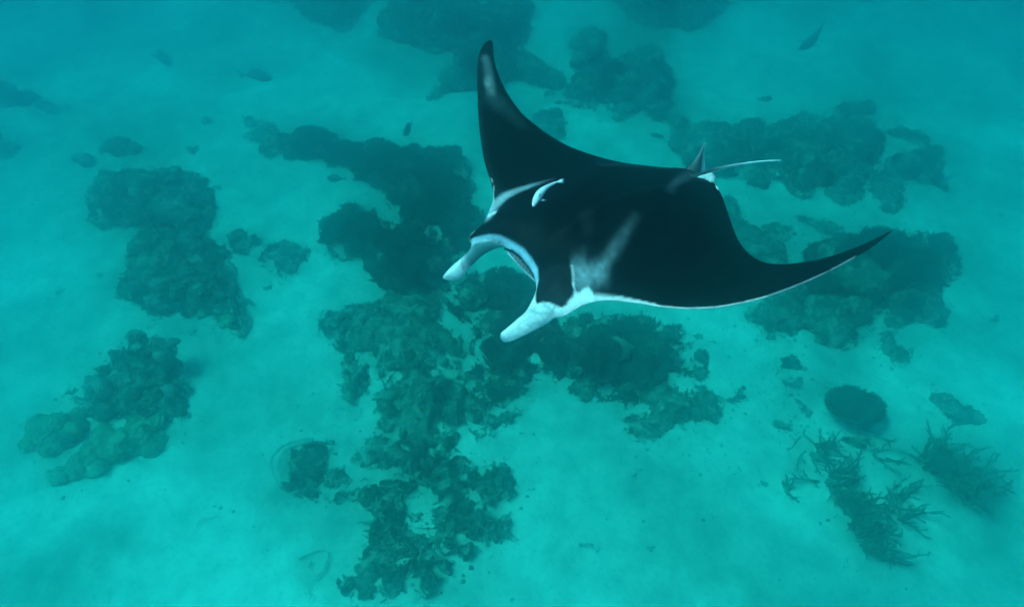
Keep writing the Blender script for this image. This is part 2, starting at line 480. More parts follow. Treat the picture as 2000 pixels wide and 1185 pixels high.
    if rubble:
        for i in range(0, len(fp), 3): RUB.append((fp[i][0], fp[i][1], 0.25))
    return root

BUSH = {'bushy': 4, 'fine': 1, 'rock': 0.5}
KNOB = {'lobe': 4, 'rock': 1, 'fine': 1}
MIXD = {'lobe': 2, 'fine': 2, 'rock': 2, 'bushy': 0.7}
G1 = 'knobbly coral heads on the sand'
reef('coral_boulder', 'broad flat topped knobbly coral head, upper of the two joined heads at the far left', 'coral head',
     [(180,325),(215,318),(250,322),(290,325),(330,320),(370,335),(395,345),(405,375),(412,395),(405,430),(385,448),(340,448),(290,446),(255,432),(190,430),(165,410),(172,370)], 0.75, KNOB, 1, G1, rmax=0.5, rmin=0.14, cap=110)
reef('coral_boulder', 'rounded knobbly coral head below the broad flat topped one, coral strings trailing off it', 'coral head',
     [(290,445),(340,446),(385,445),(425,470),(440,500),(452,525),(435,550),(428,570),(425,600),(390,612),(350,603),(318,606),(290,611),(270,590),(248,570),(222,560),(222,545),(250,520),(255,490),(265,470)], 0.7, {'lobe': 3, 'fine': 1, 'shelf': 0.6, 'rock': 1}, 2, G1, rmin=0.13, rmax=0.45, cap=110)
reef('coral_boulder', 'small pale coral lump under the hanging string of coral', 'coral head',
     [(420,615),(445,608),(470,618),(478,635),(465,648),(440,647),(422,638)], 0.25, {'fine': 2, 'smooth': 1}, 3, G1, rmin=0.07, rmax=0.16, cap=40)
reef('coral_boulder', 'ragged raised coral mass with a flat ledge jutting from its top', 'coral head',
     [(245,662),(262,650),(278,655),(290,662),(325,668),(332,690),(345,720),(352,755),(350,785),(335,800),(300,797),(262,800),(225,812),(190,815),(165,805),(158,785),(125,775),(122,757),(150,745),(175,728),(190,712),(215,700),(205,690),(215,678),(238,680)], 0.7, {'lobe': 2, 'leafy': 1.2, 'shelf': 1.0, 'rock': 1, 'fine': 1}, 4, G1, rmin=0.12, rmax=0.36, cap=120)
reef('coral_boulder', 'smooth dark boulder coral at the foot of the ragged raised coral mass', 'coral head',
     [(43,838),(58,815),(90,800),(112,797),(140,800),(165,812),(172,835),(162,858),(130,870),(100,878),(88,890),(60,888),(48,870)], 0.55, {'smooth': 1}, 5, G1, frag=0.0, rmin=0.2, rmax=0.62, cap=12, sprigs=False)
reef('coral_boulder', 'pale green smooth coral mound beside the smooth dark boulder coral', 'coral head',
     [(172,850),(190,835),(215,833),(240,830),(262,820),(290,818),(312,830),(322,850),(310,872),(285,885),(255,893),(230,902),(205,905),(182,925),(150,935),(118,938),(118,922),(138,902),(165,892),(168,872)], 0.42, {'smooth': 4}, 6, G1, frag=0.0, mat='pale', rmin=0.2, rmax=0.55, cap=18, sprigs=False)
reef('coral_boulder', 'small dark cross shaped coral clump between the left head and the little round bush', 'coral head',
     [(442,470),(455,455),(475,450),(480,466),(500,462),(512,480),(490,486),(487,500),(468,499),(457,486)], 0.28, {'lobe': 2, 'bushy': 1}, 7, G1, rmin=0.07, rmax=0.18, cap=26, base=True)
reef('coral_boulder', 'small rounded bushy coral standing alone with a crumb trail behind it', 'coral head',
     [(505,502),(518,485),(535,474),(560,471),(583,483),(600,487),(606,497),(584,505),(578,522),(560,535),(542,535),(528,522),(508,512)], 0.35, {'fine': 3, 'lobe': 1}, 8, G1, rmin=0.08, rmax=0.22, cap=40)
reef('coral_ridge', 'thin pointed ridge of coral at the far tip of the long dark reef', 'coral ridge',
     [(478,213),(500,222),(525,232),(535,250),(560,262),(590,270),(560,290),(530,296),(508,288),(508,270),(484,258),(486,238)], 0.7, {'lobe': 1, 'rock': 2, 'shelf': 1}, 9, rmin=0.14, rmax=0.4, cap=50)
reef('coral_thicket', 'spiky bushy coral thicket behind the pointed ridge, far end of the long dark reef', 'coral thicket',
     [(552,270),(580,246),(605,236),(625,240),(650,250),(672,265),(700,262),(705,300),(690,325),(660,315),(635,303),(600,300),(560,300)], 0.8, BUSH, 10, mat='bushy', rmin=0.18, rmax=0.55, cap=80)
reef('coral_thicket', 'widest dark bushy coral thicket of the long reef, nearest the wing of the manta', 'coral thicket',
     [(695,268),(725,260),(748,263),(772,270),(800,268),(828,264),(855,266),(885,278),(905,300),(920,322),(920,352),(905,380),(890,400),(860,410),(820,410),(795,402),(775,385),(760,370),(742,350),(715,338),(690,325)], 1.1, BUSH, 11, mat='bushy', rmin=0.2, rmax=0.6, cap=150)
reef('coral_thicket', 'dark coral thicket bridging the wide thicket and the rounded bushes in front of it', 'coral thicket',
     [(785,400),(830,402),(880,395),(915,385),(945,405),(950,430),(935,455),(900,462),(875,480),(860,460),(830,430),(795,425)], 0.9, BUSH, 12, mat='bushy', rmin=0.16, rmax=0.5, cap=90)
reef('coral_thicket', 'rounded bushy coral mass with a small knob on top, behind the manta mouth lobe', 'coral thicket',
     [(620,452),(625,435),(648,415),(662,395),(678,387),(695,402),(725,405),(742,412),(780,425),(830,428),(868,455),(880,490),(862,520),(830,540),(790,548),(755,540),(735,520),(715,500),(697,482),(660,478),(632,470)], 0.95, BUSH, 13, mat='bushy', rmin=0.16, rmax=0.5, cap=170)
reef('reef_mound', 'mottled rubbly reef mound in the middle, left of the sand gap below the manta mouth', 'reef mound',
     [(640,600),(672,596),(700,580),(722,575),(745,560),(775,550),(812,545),(838,550),(860,565),(862,592),(850,615),(868,638),(880,650),(900,672),(905,695),(870,705),(840,702),(800,712),(760,710),(730,725),(705,740),(700,755),(680,760),(662,742),(672,715),(676,690),(660,670),(648,640),(625,620)], 0.55, {'crumb': 3, 'rock': 2, 'fine': 1.4, 'lobe': 1, 'leafy': .6}, 14, mat='rubble', rmin=0.10, rmax=0.34, cap=190)
reef('reef_mound', 'dark narrow reef under the open mouth of the manta', 'reef mound',
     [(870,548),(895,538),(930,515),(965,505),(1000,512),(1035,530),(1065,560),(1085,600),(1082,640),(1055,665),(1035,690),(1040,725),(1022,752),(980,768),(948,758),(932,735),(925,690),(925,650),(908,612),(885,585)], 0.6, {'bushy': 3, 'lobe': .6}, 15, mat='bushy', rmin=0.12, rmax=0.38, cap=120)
reef('reef_mound', 'speckled rubbly reef mound between the mottled mound and the curly coral field', 'reef mound',
     [(742,765),(760,738),(790,715),(830,708),(868,712),(890,722),(918,720),(940,740),(952,762),(955,800),(945,835),(905,845),(885,868),(850,885),(822,880),(795,862),(770,840),(745,820),(740,795)], 0.45, {'crumb': 4, 'rock': 1, 'fine': 1.5, 'leafy': .5}, 16, mat='rubble', rmin=0.09, rmax=0.28, cap=170)
reef('coral_clump', 'little crumbly coral clump poking out of the speckled mound onto the sand', 'coral clump',
     [(948,822),(965,808),(985,800),(1005,798),(1012,805),(998,822),(980,822),(960,828)], 0.2, {'fine': 1, 'rock': 1}, 17, rmin=0.05, rmax=0.12, cap=22)
reef('coral_clump', 'low ragged coral patch at the left edge of the speckled mound', 'coral clump',
     [(690,882),(705,862),(722,845),(745,840),(768,850),(795,862),(800,885),(785,900),(755,905),(735,902),(715,908),(700,898)], 0.28, {'crumb': 2, 'fine': 2}, 18, mat='rubble', rmin=0.07, rmax=0.18, cap=70)
reef('leafy_coral', 'large curly leafy coral colony, dark centre of the coral field nearest the camera', 'leafy coral',
     [(775,890),(815,880),(850,878),(885,882),(915,900),(930,912),(925,935),(915,955),(945,985),(985,1010),(988,1035),(965,1045),(930,1045),(905,1035),(885,1050),(862,1042),(850,1010),(858,975),(835,945),(800,930),(780,915)], 0.3, {'leafy': 3, 'crumb': 1.5}, 19, frag=0.0, mat='rubble', rmin=0.14, rmax=0.34, cap=80, dens=0.8)
reef('leafy_coral', 'round leafy coral head beside the dark curly colony, facing the bare sand', 'leafy coral',
     [(925,940),(945,918),(968,905),(990,902),(1002,925),(1008,950),(1000,965),(975,968),(950,975),(932,962)], 0.38, {'leafy': 2, 'fine': 1}, 20, mat='rubble', rmin=0.10, rmax=0.26, cap=30)
reef('leafy_coral', 'thin ragged ring of curly coral around a pool of bare sand', 'leafy coral',
     [(690,958),(705,945),(740,945),(775,938),(800,940),(808,960),(800,1000),(835,1030),(880,1030),(885,1055),(850,1065),(800,1065),(760,1058),(735,1040),(718,1005),(728,985),(705,968)], 0.2, {'leafy': 3, 'crumb': 1}, 21, mat='rubble', rmin=0.10, rmax=0.24, cap=60, holes=[[(790,985),(810,990),(825,1012),(862,1030),(850,1048),(820,1042),(795,1020)]])
reef('leafy_coral', 'long leafy coral arm running down from the sand pool towards the camera', 'leafy coral',
     [(735,1062),(765,1058),(800,1068),(785,1090),(765,1110),(748,1130),(735,1150),(722,1172),(706,1168),(700,1150),(678,1152),(690,1120),(700,1085),(715,1068)], 0.25, {'leafy': 2, 'crumb': 1}, 22, frag=0.0, mat='rubble', rmin=0.10, rmax=0.26, cap=50)
reef('leafy_coral', 'leafy coral stub with a rounded end beside the long leafy arm', 'leafy coral',
     [(770,1165),(740,1168),(738,1148),(752,1128),(775,1112),(795,1100),(800,1118),(788,1140)], 0.22, {'leafy': 2, 'crumb': 1}, 23, frag=0.0, mat='rubble', rmin=0.09, rmax=0.2, cap=24)
reef('leafy_coral', 'loose scribble of thin coral leaves below the dark curly colony', 'leafy coral',
     [(800,1075),(835,1062),(875,1048),(920,1055),(930,1080),(915,1100),(890,1085),(882,1120),(868,1118),(860,1090),(855,1130),(838,1165),(825,1150),(815,1120),(800,1100)], 0.3, {'leafy': 3}, 24, mat='rubble', rmin=0.10, rmax=0.22, cap=30, dens=0.6, base=False)
reef('reef_mound', 'large dark reef mound directly below the near wing root of the manta', 'reef mound',
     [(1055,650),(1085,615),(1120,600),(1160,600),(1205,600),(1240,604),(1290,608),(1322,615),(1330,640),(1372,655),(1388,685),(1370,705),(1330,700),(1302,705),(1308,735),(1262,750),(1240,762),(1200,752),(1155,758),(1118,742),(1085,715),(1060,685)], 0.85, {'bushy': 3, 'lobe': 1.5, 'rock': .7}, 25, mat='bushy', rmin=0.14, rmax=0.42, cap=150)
reef('reef_mound', 'crumbly pale flecked reef tongue reaching over the sand from the dark mound under the wing', 'reef mound',
     [(1240,758),(1262,750),(1300,735),(1325,750),(1360,760),(1398,752),(1412,778),(1405,805),(1362,812),(1330,818),(1310,830),(1290,850),(1262,852),(1236,838),(1228,808),(1240,795),(1268,800),(1280,785)], 0.45, {'crumb': 3, 'fine': 2, 'lobe': 1}, 26, mat='rubble', rmin=0.09, rmax=0.26, cap=120)
reef('reef_mound', 'smooth edged reef behind the near wing, next to the manta tail side', 'reef mound',
     [(1398,380),(1432,382),(1450,400),(1468,425),(1490,430),(1515,455),(1540,478),(1548,505),(1530,525),(1490,525),(1450,512),(1430,480),(1410,440)], 0.75, {'lobe': 2, 'fine': 1, 'rock': 1}, 27, rmin=0.14, rmax=0.42, cap=90)
reef('coral_clump', 'small square coral clump behind the smooth edged reef', 'coral clump',
     [(1492,430),(1515,425),(1552,432),(1558,452),(1545,462),(1512,458),(1495,450)], 0.4, {'lobe': 1, 'rock': 1}, 28, rmin=0.10, rmax=0.24, cap=30)
reef('coral_clump', 'slanting broken coral slab lying behind the big reef at the wing tip', 'coral clump',
     [(1560,415),(1600,425),(1635,435),(1650,445),(1640,458),(1610,448),(1580,432)], 0.25, {'rock': 2, 'shelf': 1}, 29, rmin=0.08, rmax=0.22, cap=26)
reef('reef_mound', 'massive dark reef behind the pointed near wing tip', 'reef mound',
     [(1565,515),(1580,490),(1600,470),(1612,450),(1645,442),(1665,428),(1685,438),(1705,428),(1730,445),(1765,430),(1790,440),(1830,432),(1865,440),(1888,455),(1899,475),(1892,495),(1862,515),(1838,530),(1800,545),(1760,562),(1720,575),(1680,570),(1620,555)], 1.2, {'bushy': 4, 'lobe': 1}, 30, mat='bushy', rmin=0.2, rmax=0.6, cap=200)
reef('reef_mound', 'rounded reef bulge bottoming out on sand below the massive wing tip reef', 'reef mound',
     [(1590,560),(1640,562),(1690,572),(1712,590),(1712,615),(1705,640),(1690,658),(1655,655),(1628,652),(1602,635),(1586,610),(1580,580)], 0.75, {'lobe': 3, 'fine': 2, 'rock': 1}, 31, rmin=0.14, rmax=0.4, cap=110)
reef('reef_mound', 'low reef lobe emerging from under the curved near wing edge', 'reef mound',
     [(1462,600),(1490,578),(1530,560),(1570,555),(1582,590),(1572,620),(1560,638),(1530,638),(1508,645),(1488,622)], 0.5, {'lobe': 2, 'fine': 2}, 32, rmin=0.11, rmax=0.3, cap=70)
reef('reef_mound', 'reef spur fanning out to a soft edge on the far side of the massive reef', 'reef mound',
     [(1745,560),(1790,548),(1835,535),(1852,545),(1848,570),(1858,600),(1862,625),(1835,622),(1800,618),(1772,605),(1745,592)], 0.6, {'bushy': 2, 'rock': 1, 'fine': 1}, 33, rmin=0.13, rmax=0.36, cap=80)
reef('reef_mound', 'wide pitted far reef beyond the thin tail of the manta', 'reef mound',
     [(1490,250),(1512,225),(1545,212),(1575,196),(1590,210),(1640,215),(1668,218),(1700,225),(1735,245),(1728,275),(1708,300),(1700,330),(1690,350),(1672,368),(1640,355),(1618,335),(1590,365),(1555,352),(1540,330),(1500,320),(1485,285)], 1.1, {'lobe': 3, 'rock': 2, 'bushy': 1}, 34, rmin=0.22, rmax=0.7, cap=150)
reef('coral_clump', 'pair of round coral tops behind the wide pitted far reef', 'coral clump',
     [(1640,195),(1662,182),(1682,188),(1720,190),(1716,205),(1690,210),(1665,212),(1645,208)], 0.6, {'lobe': 1}, 35, rmin=0.2, rmax=0.5, cap=14)
reef('coral_clump', 'flat dark coral slab standing off beyond the wide pitted far reef', 'coral clump',
     [(1745,243),(1775,240),(1812,248),(1810,262),(1780,260),(1750,255)], 0.4, {'shelf': 1, 'lobe': 1}, 36, rmin=0.14, rmax=0.4, cap=16)
reef('reef_mound', 'dark blunt far reef at the outer end, a pale fish beside its foot', 'reef mound',
     [(1750,290),(1790,272),(1822,265),(1855,275),(1852,300),(1840,325),(1866,335),(1862,345),(1830,335),(1790,322),(1765,330),(1748,310)], 0.8, {'lobe': 2, 'bushy': 1}, 37, rmin=0.18, rmax=0.5, cap=60)
reef('coral_clump', 'low coral lump in front of the wide pitted far reef', 'coral clump',
     [(1618,360),(1645,352),(1682,372),(1680,390),(1645,398),(1622,385)], 0.4, {'lobe': 1, 'rock': 1}, 38, rmin=0.14, rmax=0.35, cap=22)
reef('coral_clump', 'scattered faint coral rubble heap between the far reef and the wing tip reef', 'coral clump',
     [(1700,345),(1725,330),(1758,335),(1765,360),(1770,400),(1745,415),(1718,412),(1720,395),(1695,382)], 0.3, {'rock': 2, 'lobe': 1}, 39, rmin=0.12, rmax=0.3, cap=34, dens=0.6)
reef('coral_clump', 'rounded coral lump just under the thin manta tail', 'coral clump',
     [(1462,335),(1480,322),(1505,325),(1512,342),(1495,355),(1470,352)], 0.45, {'lobe': 1}, 40, rmin=0.15, rmax=0.35, cap=14)
reef('reef_mound', 'dark far reef right behind the dorsal fin of the manta', 'reef mound',
     [(1308,205),(1330,206),(1360,222),(1400,226),(1432,232),(1470,215),(1492,215),(1496,238),(1475,268),(1455,300),(1440,318),(1400,325),(1362,312),(1335,285),(1312,252)], 1.0, {'lobe': 2, 'rock': 1, 'bushy': 1}, 41, rmin=0.2, rmax=0.6, cap=100)
reef('reef_mound', 'fog dimmed knotty reef with two towers near the upper edge', 'reef mound',
     [(1118,70),(1138,48),(1165,42),(1180,60),(1182,88),(1215,100),(1245,88),(1268,78),(1292,90),(1318,110),(1318,140),(1300,165),(1312,200),(1290,205),(1262,188),(1235,185),(1215,210),(1195,190),(1150,182),(1112,165),(1125,130),(1120,100)], 1.2, {'lobe': 2, 'rock': 1, 'bushy': 1}, 42, rmin=0.28, rmax=0.9, cap=110)
reef('reef_mound', 'largest dim reef behind the raised far wing tip', 'reef mound',
     [(955,0),(1030,-10),(1032,30),(1022,60),(1060,95),(1098,115),(1095,135),(1060,130),(1010,118),(975,135),(920,145),(880,150),(830,166),(868,135),(880,95),(905,60),(940,40)], 1.4, {'lobe': 2, 'rock': 1, 'bushy': 1}, 43, rmin=0.35, rmax=1.1, cap=110)
reef('reef_mound', 'blurred low reef stretching along the upper edge left of the far wing', 'reef mound',
     [(735,45),(752,15),(770,-15),(880,-20),(935,0),(930,35),(890,60),(850,72),(800,60),(765,55)], 1.1, {'lobe': 2, 'rock': 1}, 44, rmin=0.35, rmax=1.0, cap=60)
reef('coral_clump', 'roundish coral clump showing over the trailing edge of the far wing', 'coral clump',
     [(1045,225),(1062,208),(1085,198),(1102,205),(1108,235),(1100,258),(1078,262),(1055,250)], 0.6, {'lobe': 2, 'rock': 1}, 45, rmin=0.2, rmax=0.5, cap=26)
reef('coral_clump', 'dim coral mound between the far head and the left edge', 'coral clump',
     [(188,282),(205,265),(230,260),(255,265),(272,278),(250,290),(215,292)], 0.5, {'lobe': 2}, 46, rmin=0.2, rmax=0.5, cap=18)
reef('coral_clump', 'flat dim coral patch beside the dim mound', 'coral clump',
     [(138,300),(158,292),(182,298),(178,310),(152,310)], 0.3, {'lobe': 1}, 47, rmin=0.16, rmax=0.3, cap=8)
reef('reef_mound', 'faint reef shape cut by the left edge', 'reef mound',
     [(-60,150),(-10,148),(25,155),(62,168),(40,180),(0,184),(-60,186)], 0.9, {'lobe': 2, 'bushy': 1}, 48, rmin=0.3, rmax=0.8, cap=30)
reef('coral_clump', 'dark blot of coral cut by the left edge below the faint reef', 'coral clump',
     [(-50,250),(-5,250),(12,268),(0,282),(-50,285)], 0.8, {'lobe': 1}, 49, rmin=0.3, rmax=0.7, cap=14)
reef('coral_clump', 'low smudge of coral below the faint left reef', 'coral clump',
     [(65,198),(88,192),(112,200),(132,206),(108,216),(85,210)], 0.25, {'rock': 1}, 50, rmin=0.2, rmax=0.4, cap=10)
reef('reef_mound', 'dim reef cut by the upper edge, far left of the manta', 'reef mound',
     [(565,-30),(690,-30),(688,10),(672,28),(655,36),(638,24),(600,8)], 1.2, {'lobe': 2, 'rock': 1}, 51, rmin=0.4, rmax=1.1, cap=30)
reef('reef_mound', 'faint reef cut by the upper edge, right of the manta wing', 'reef mound',
     [(1215,-30),(1410,-30),(1405,5),(1370,22),(1330,18),(1300,20),(1250,15)], 1.2, {'lobe': 2, 'rock': 1}, 52, rmin=0.4, rmax=1.1, cap=30)
reef('coral_bush', 'crinkly coral bush with long tendrils, alone on the sand', 'coral bush',
     [(552,885),(570,862),(598,850),(622,850),(640,857),(642,880),(630,905),(622,925),(610,960),(590,968),(565,955),(548,940),(556,915)], 0.38, {'fine': 4, 'leafy': 1}, 53, rmin=0.08, rmax=0.22, cap=90)
reef('coral_clump', 'flat crinkly coral patch touching the bush with tendrils', 'coral clump',
     [(628,922),(648,908),(672,915),(684,932),(675,945),(648,948),(630,945)], 0.22, {'fine': 2, 'rock': 1}, 54, mat='rubble', rmin=0.06, rmax=0.15, cap=34)
reef('coral_clump', 'tiny coral tuft between the tendril bush and the curly coral field', 'coral clump',
     [(648,972),(660,955),(674,955),(678,970),(662,978)], 0.18, {'fine': 1}, 55, rmin=0.05, rmax=0.11, cap=9)
reef('coral_clump', 'ragged diamond shaped coral piece on the sand under the massive reef', 'coral clump',
     [(1718,645),(1750,643),(1762,660),(1772,678),(1788,676),(1784,690),(1770,712),(1752,700),(1735,680)], 0.3, {'rock': 2, 'leafy': 1, 'fine': 1}, 56, rmin=0.07, rmax=0.18, cap=34)
reef('coral_clump', 'small oval coral lump above the ragged diamond shaped piece', 'coral clump',
     [(1733,622),(1745,612),(1762,618),(1770,630),(1752,638),(1738,634)], 0.22, {'lobe': 1}, 57, rmin=0.07, rmax=0.16, cap=10)
reef('coral_clump', 'sprigged little coral bush on open sand below the low reef lobe', 'coral clump',
     [(1532,700),(1540,688),(1555,684),(1572,700),(1575,712),(1555,715),(1538,712)], 0.26, {'bushy': 2, 'fine': 1}, 58, rmin=0.06, rmax=0.14, cap=14)
reef('coral_clump', 'flat coral crumb patch just below the sprigged little bush', 'coral clump',
     [(1533,740),(1545,732),(1562,735),(1575,745),(1560,754),(1540,750)], 0.14, {'fine': 1, 'rock': 1}, 59, rmin=0.05, rmax=0.11, cap=14)
reef('coral_clump', 'thin crooked line of coral crumbs left of the round table coral', 'coral clump',
     [(1550,775),(1562,778),(1578,790),(1590,812),(1580,815),(1568,800),(1556,786)], 0.16, {'rock': 1, 'fine': 1}, 60, rmin=0.04, rmax=0.09, cap=16)
reef('coral_clump', 'small brain shaped coral nub above the thorny branches', 'coral clump',
     [(1512,824),(1526,818),(1540,822),(1550,832),(1538,838),(1520,834)], 0.16, {'smooth': 1}, 61, rmin=0.05, rmax=0.12, cap=7)
reef('coral_clump', 'wedge of low coral fading towards the right edge beyond the table coral', 'coral clump',
     [(1812,772),(1835,764),(1860,768),(1875,784),(1895,795),(1925,822),(1900,828),(1870,832),(1848,815),(1825,795)], 0.3, {'crumb': 2, 'fine': 2}, 62, mat='rubble', rmin=0.07, rmax=0.2, cap=60)
reef('coral_clump', 'little coral tuft off the outer end of the crumbly reef tongue', 'coral clump',
     [(1422,768),(1440,760),(1458,745),(1460,760),(1455,778),(1432,782)], 0.2, {'fine': 1, 'bushy': 1}, 63, rmin=0.05, rmax=0.12, cap=10)
reef('coral_clump', 'dark coral cluster on the sand beside the long stalk under the table coral', 'coral clump',
     [(1645,855),(1662,850),(1680,862),(1698,858),(1700,872),(1685,882),(1665,870),(1650,868)], 0.2, {'lobe': 1, 'bushy': 1}, 64, rmin=0.05, rmax=0.12, cap=12)
SM = 'small coral lumps dotted on the sand'
small = [((380,298),16,'round lump beyond the broad flat topped head'),((408,241),16,'tiny dim lump far beyond the broad flat topped head'),((428,373),12,'small lump against the edge of the broad flat topped head'),
 ((1075,174),14,'dim lump above the roundish clump at the far wing'),((1497,188),16,'lone lump on the far sand beyond the tail'),((1290,265),9,'faint crumb on the far sand near the dorsal fin'),
 ((520,566),12,'little forked lump on the sand left of the mottled mound'),((1242,925),10,'dark pebble like lump on the broad bare sand'),((1650,800),1,''),
 ((1368,652),14,'knob at the outer side of the dark mound under the wing'),((1395,665),8,'crumb beside the knob near the dark mound'),((1425,690),8,'thin crumb on sand below the curved wing edge'),
 ((1510,635),8,'crumb in front of the low reef lobe'),((1955,420),10,'faint lump on the sand near the right edge'),((1952,618),14,'faint scrape of coral near the right edge'),
 ((198,538),12,'small dark lump left of the rounded knobbly head'),((115,568),13,'small flat lump on the rippled sand at the left'),((1630,1012),9,'crumb beside the foot of the sprawling thorny coral'),
 ((1810,1085),12,'broken piece lying below the sprawling thorny coral'),((1490,945),11,'bent broken sprig on the bare sand'),((640,800),1,''),((390,985),11,'crumb pair end on the lower left sand'),((420,990),7,'second crumb of the pair on the lower left sand'),
 ((1145,1062),17,'dark narrow tuft on the open sand near the bottom'),((1168,1072),8,'pale faint tuft beside the dark narrow one'),((1272,1066),10,'thin twig like piece on the bottom sand'),((1375,1014),10,'short stick like piece on the bare sand'),((1000,1170),8,'crumb by the lower frame edge'),
 ((770,1098),12,'lone small leaf of coral between the two leafy arms'),((1600,770),6,'crumb above the crooked crumb line'),((1480,660),6,'crumb under the low reef lobe')]
for i_, ((x_, y_), r_, t_) in enumerate(small):
    if not t_: continue
    rr_ = np.random.default_rng(900 + i_); pts_ = []
    for k_ in range(9):
        th_ = k_ / 9 * 6.283; q_ = r_ * rr_.uniform(0.6, 1.15)
        pts_.append((x_ + q_ * math.cos(th_), y_ + 0.62 * q_ * math.sin(th_)))
    pr_ = r_ / 120.0 * (1.0 if y_ > 400 else 1.7)
    reef('coral_lump', t_, 'coral', pts_, pr_ * 0.8, {'crumb': 3, 'fine': 1}, 200 + i_, SM, rmin=pr_ * 0.35, rmax=pr_ * 0.8, cap=7, base=False, rubble=False)

# ------------------------------------------------------------------ ledge and stalk details
def gz(x, y): return float(sand_z(x, y))

def tendrils(name, label, cat, lines, rad=0.014, mat='tendril', lift=0.04, group=None, seed=0, beads=0.0):
    """thin strands lying on or arching over the sand, one strand per line"""
    rng = np.random.default_rng(seed + 77)
    w0 = at_z([lines[0][0][0]], 0)[0]; z0 = gz(w0[0], w0[1])
    root = bpy.data.objects.new(name, None); C.objects.link(root); root.location = (w0[0], w0[1], z0); tag(root, label, cat, group)
    for pts, arch in lines:
        c = catmull(np.asarray(pts, float), False, sub=8); g = at_z(c, lift)
        s = np.linspace(0, 1, len(g))
        g[:, 2] = sand_z(g[:, 0], g[:, 1]) + lift + arch * np.sin(np.pi * s)
        g[:, :2] += 0.02 * np.stack([vnoise(g * 5, seed), vnoise(g * 5 + 9, seed)], 1)
        mb = MB(); rr = rad * (1.25 - 0.7 * s) * (1 + beads * vnoise(v3(s * len(g) * 0.9, s * 0), seed))
        mb.tube(g - np.array([w0[0], w0[1], z0]), rr, 6)
        obj('strand', mb.mesh('strand', M[mat]), root)
    return root

tendrils('tendril_coral', 'long thin curved tendrils sweeping down beside the crinkly coral bush', 'soft coral',
  [([(600,850),(565,862),(545,880),(530,900),(535,925),(545,945),(538,965),(520,985),(502,1000)], 0.12),
   ([(605,853),(575,868),(553,888),(545,910),(552,932),(548,952),(530,970),(512,980)], 0.15),
   ([(585,858),(558,868),(538,884),(526,900),(524,912)], 0.10)], 0.012, seed=1)
tendrils('tendril_coral', 'beaded chain of coral hanging in a curve from the left knobbly head', 'soft coral',
  [([(425,572),(445,560),(462,566),(466,585),(472,605),(485,622),(480,645),(468,662)], 0.06),
   ([(440,562),(456,575),(460,600),(470,625),(474,645)], 0.05), ([(470,598),(482,592),(492,594)], 0.02)], 0.045, 'lobe', 0.05, seed=2, beads=0.9)
tendrils('tendril_coral', 'faint loop of thin whips on the sand left of the leafy coral arms', 'soft coral',
  [([(585,1096),(612,1082),(635,1076),(645,1090),(640,1110),(622,1128),(608,1140),(600,1152)], 0.03),
   ([(640,1098),(632,1120),(615,1140),(606,1160)], 0.02), ([(612,1100),(605,1112),(610,1100)], 0.02), ([(600,1160),(612,1165),(606,1180)], 0.02)], 0.010, seed=3)
tendrils('tendril_coral', 'looping strand of coral along the foot of the ragged raised coral mass', 'soft coral',
  [([(240,812),(262,800),(280,798),(300,806),(320,808),(335,795),(338,780)], 0.08), ([(200,820),(225,815),(245,812)], 0.03), ([(145,868),(160,862),(172,862)], 0.02)], 0.022, 'lobe', seed=4)
tendrils('coral_stalk', 'long straight dead stalk lying below the round table coral', 'coral stalk',
  [([(1672,838),(1690,848),(1710,858),(1728,868)], 0.02), ([(1722,862),(1735,868),(1742,862)], 0.02), ([(1728,870),(1732,880)], 0.0)], 0.016, 'staghorn', seed=5)
tendrils('coral_twig', 'thin crooked twig on the sand below the crumb pair', 'coral twig',
  [([(385,1030),(395,1018),(408,1014),(424,1010)], 0.01)], 0.010, seed=6)
tendrils('coral_twig', 'curling twig on the sand right of the speckled mound', 'coral twig',
  [([(985,790),(990,780),(992,772)], 0.02), ([(930,866),(933,856),(936,850)], 0.02)], 0.010, seed=7)

# flat ledge on the ragged raised coral mass
lp = at_z([(318, 680)], 0.72)[0]
lroot = bpy.data.objects.new('coral_ledge', None); C.objects.link(lroot); lroot.location = lp
tag(lroot, 'flat straight coral ledge sticking out from the top of the ragged raised coral mass', 'coral ledge')
e0, e1, e2, e3 = at_z([(296, 664), (351, 664), (350, 671), (322, 684)], 0.66)
pl = catmull(np.array([e0, (e0 + e1) / 2, e1, e2, (e2 + e3) / 2, e3])[:, :2], True, sub=5)
nn_ = len(pl); vs_ = [(p_[0] - lp[0], p_[1] - lp[1], (0.0 if k else -0.06) + 0.03 * float(vnoise(np.array([[p_[0] * 3, p_[1] * 3, k]]), 3)[0])) for k in (0, 1) for p_ in pl]
fs_ = [tuple(range(nn_))[::-1], tuple(range(nn_, 2 * nn_))] + [(i, (i + 1) % nn_, nn_ + (i + 1) % nn_, nn_ + i) for i in range(nn_)]
obj('ledge_plate', mesh('ledge_plate', vs_, fs_, M['lobe'], False), lroot)
mb = MB(); mb.tube([(-0.15, 0, -0.7), (-0.1, 0, -0.4), (-0.02, -0.02, -0.05)], [0.25, 0.15, 0.16], 9)
obj('ledge_stem', mb.mesh('ledge_stem', M['lobe']), lroot)

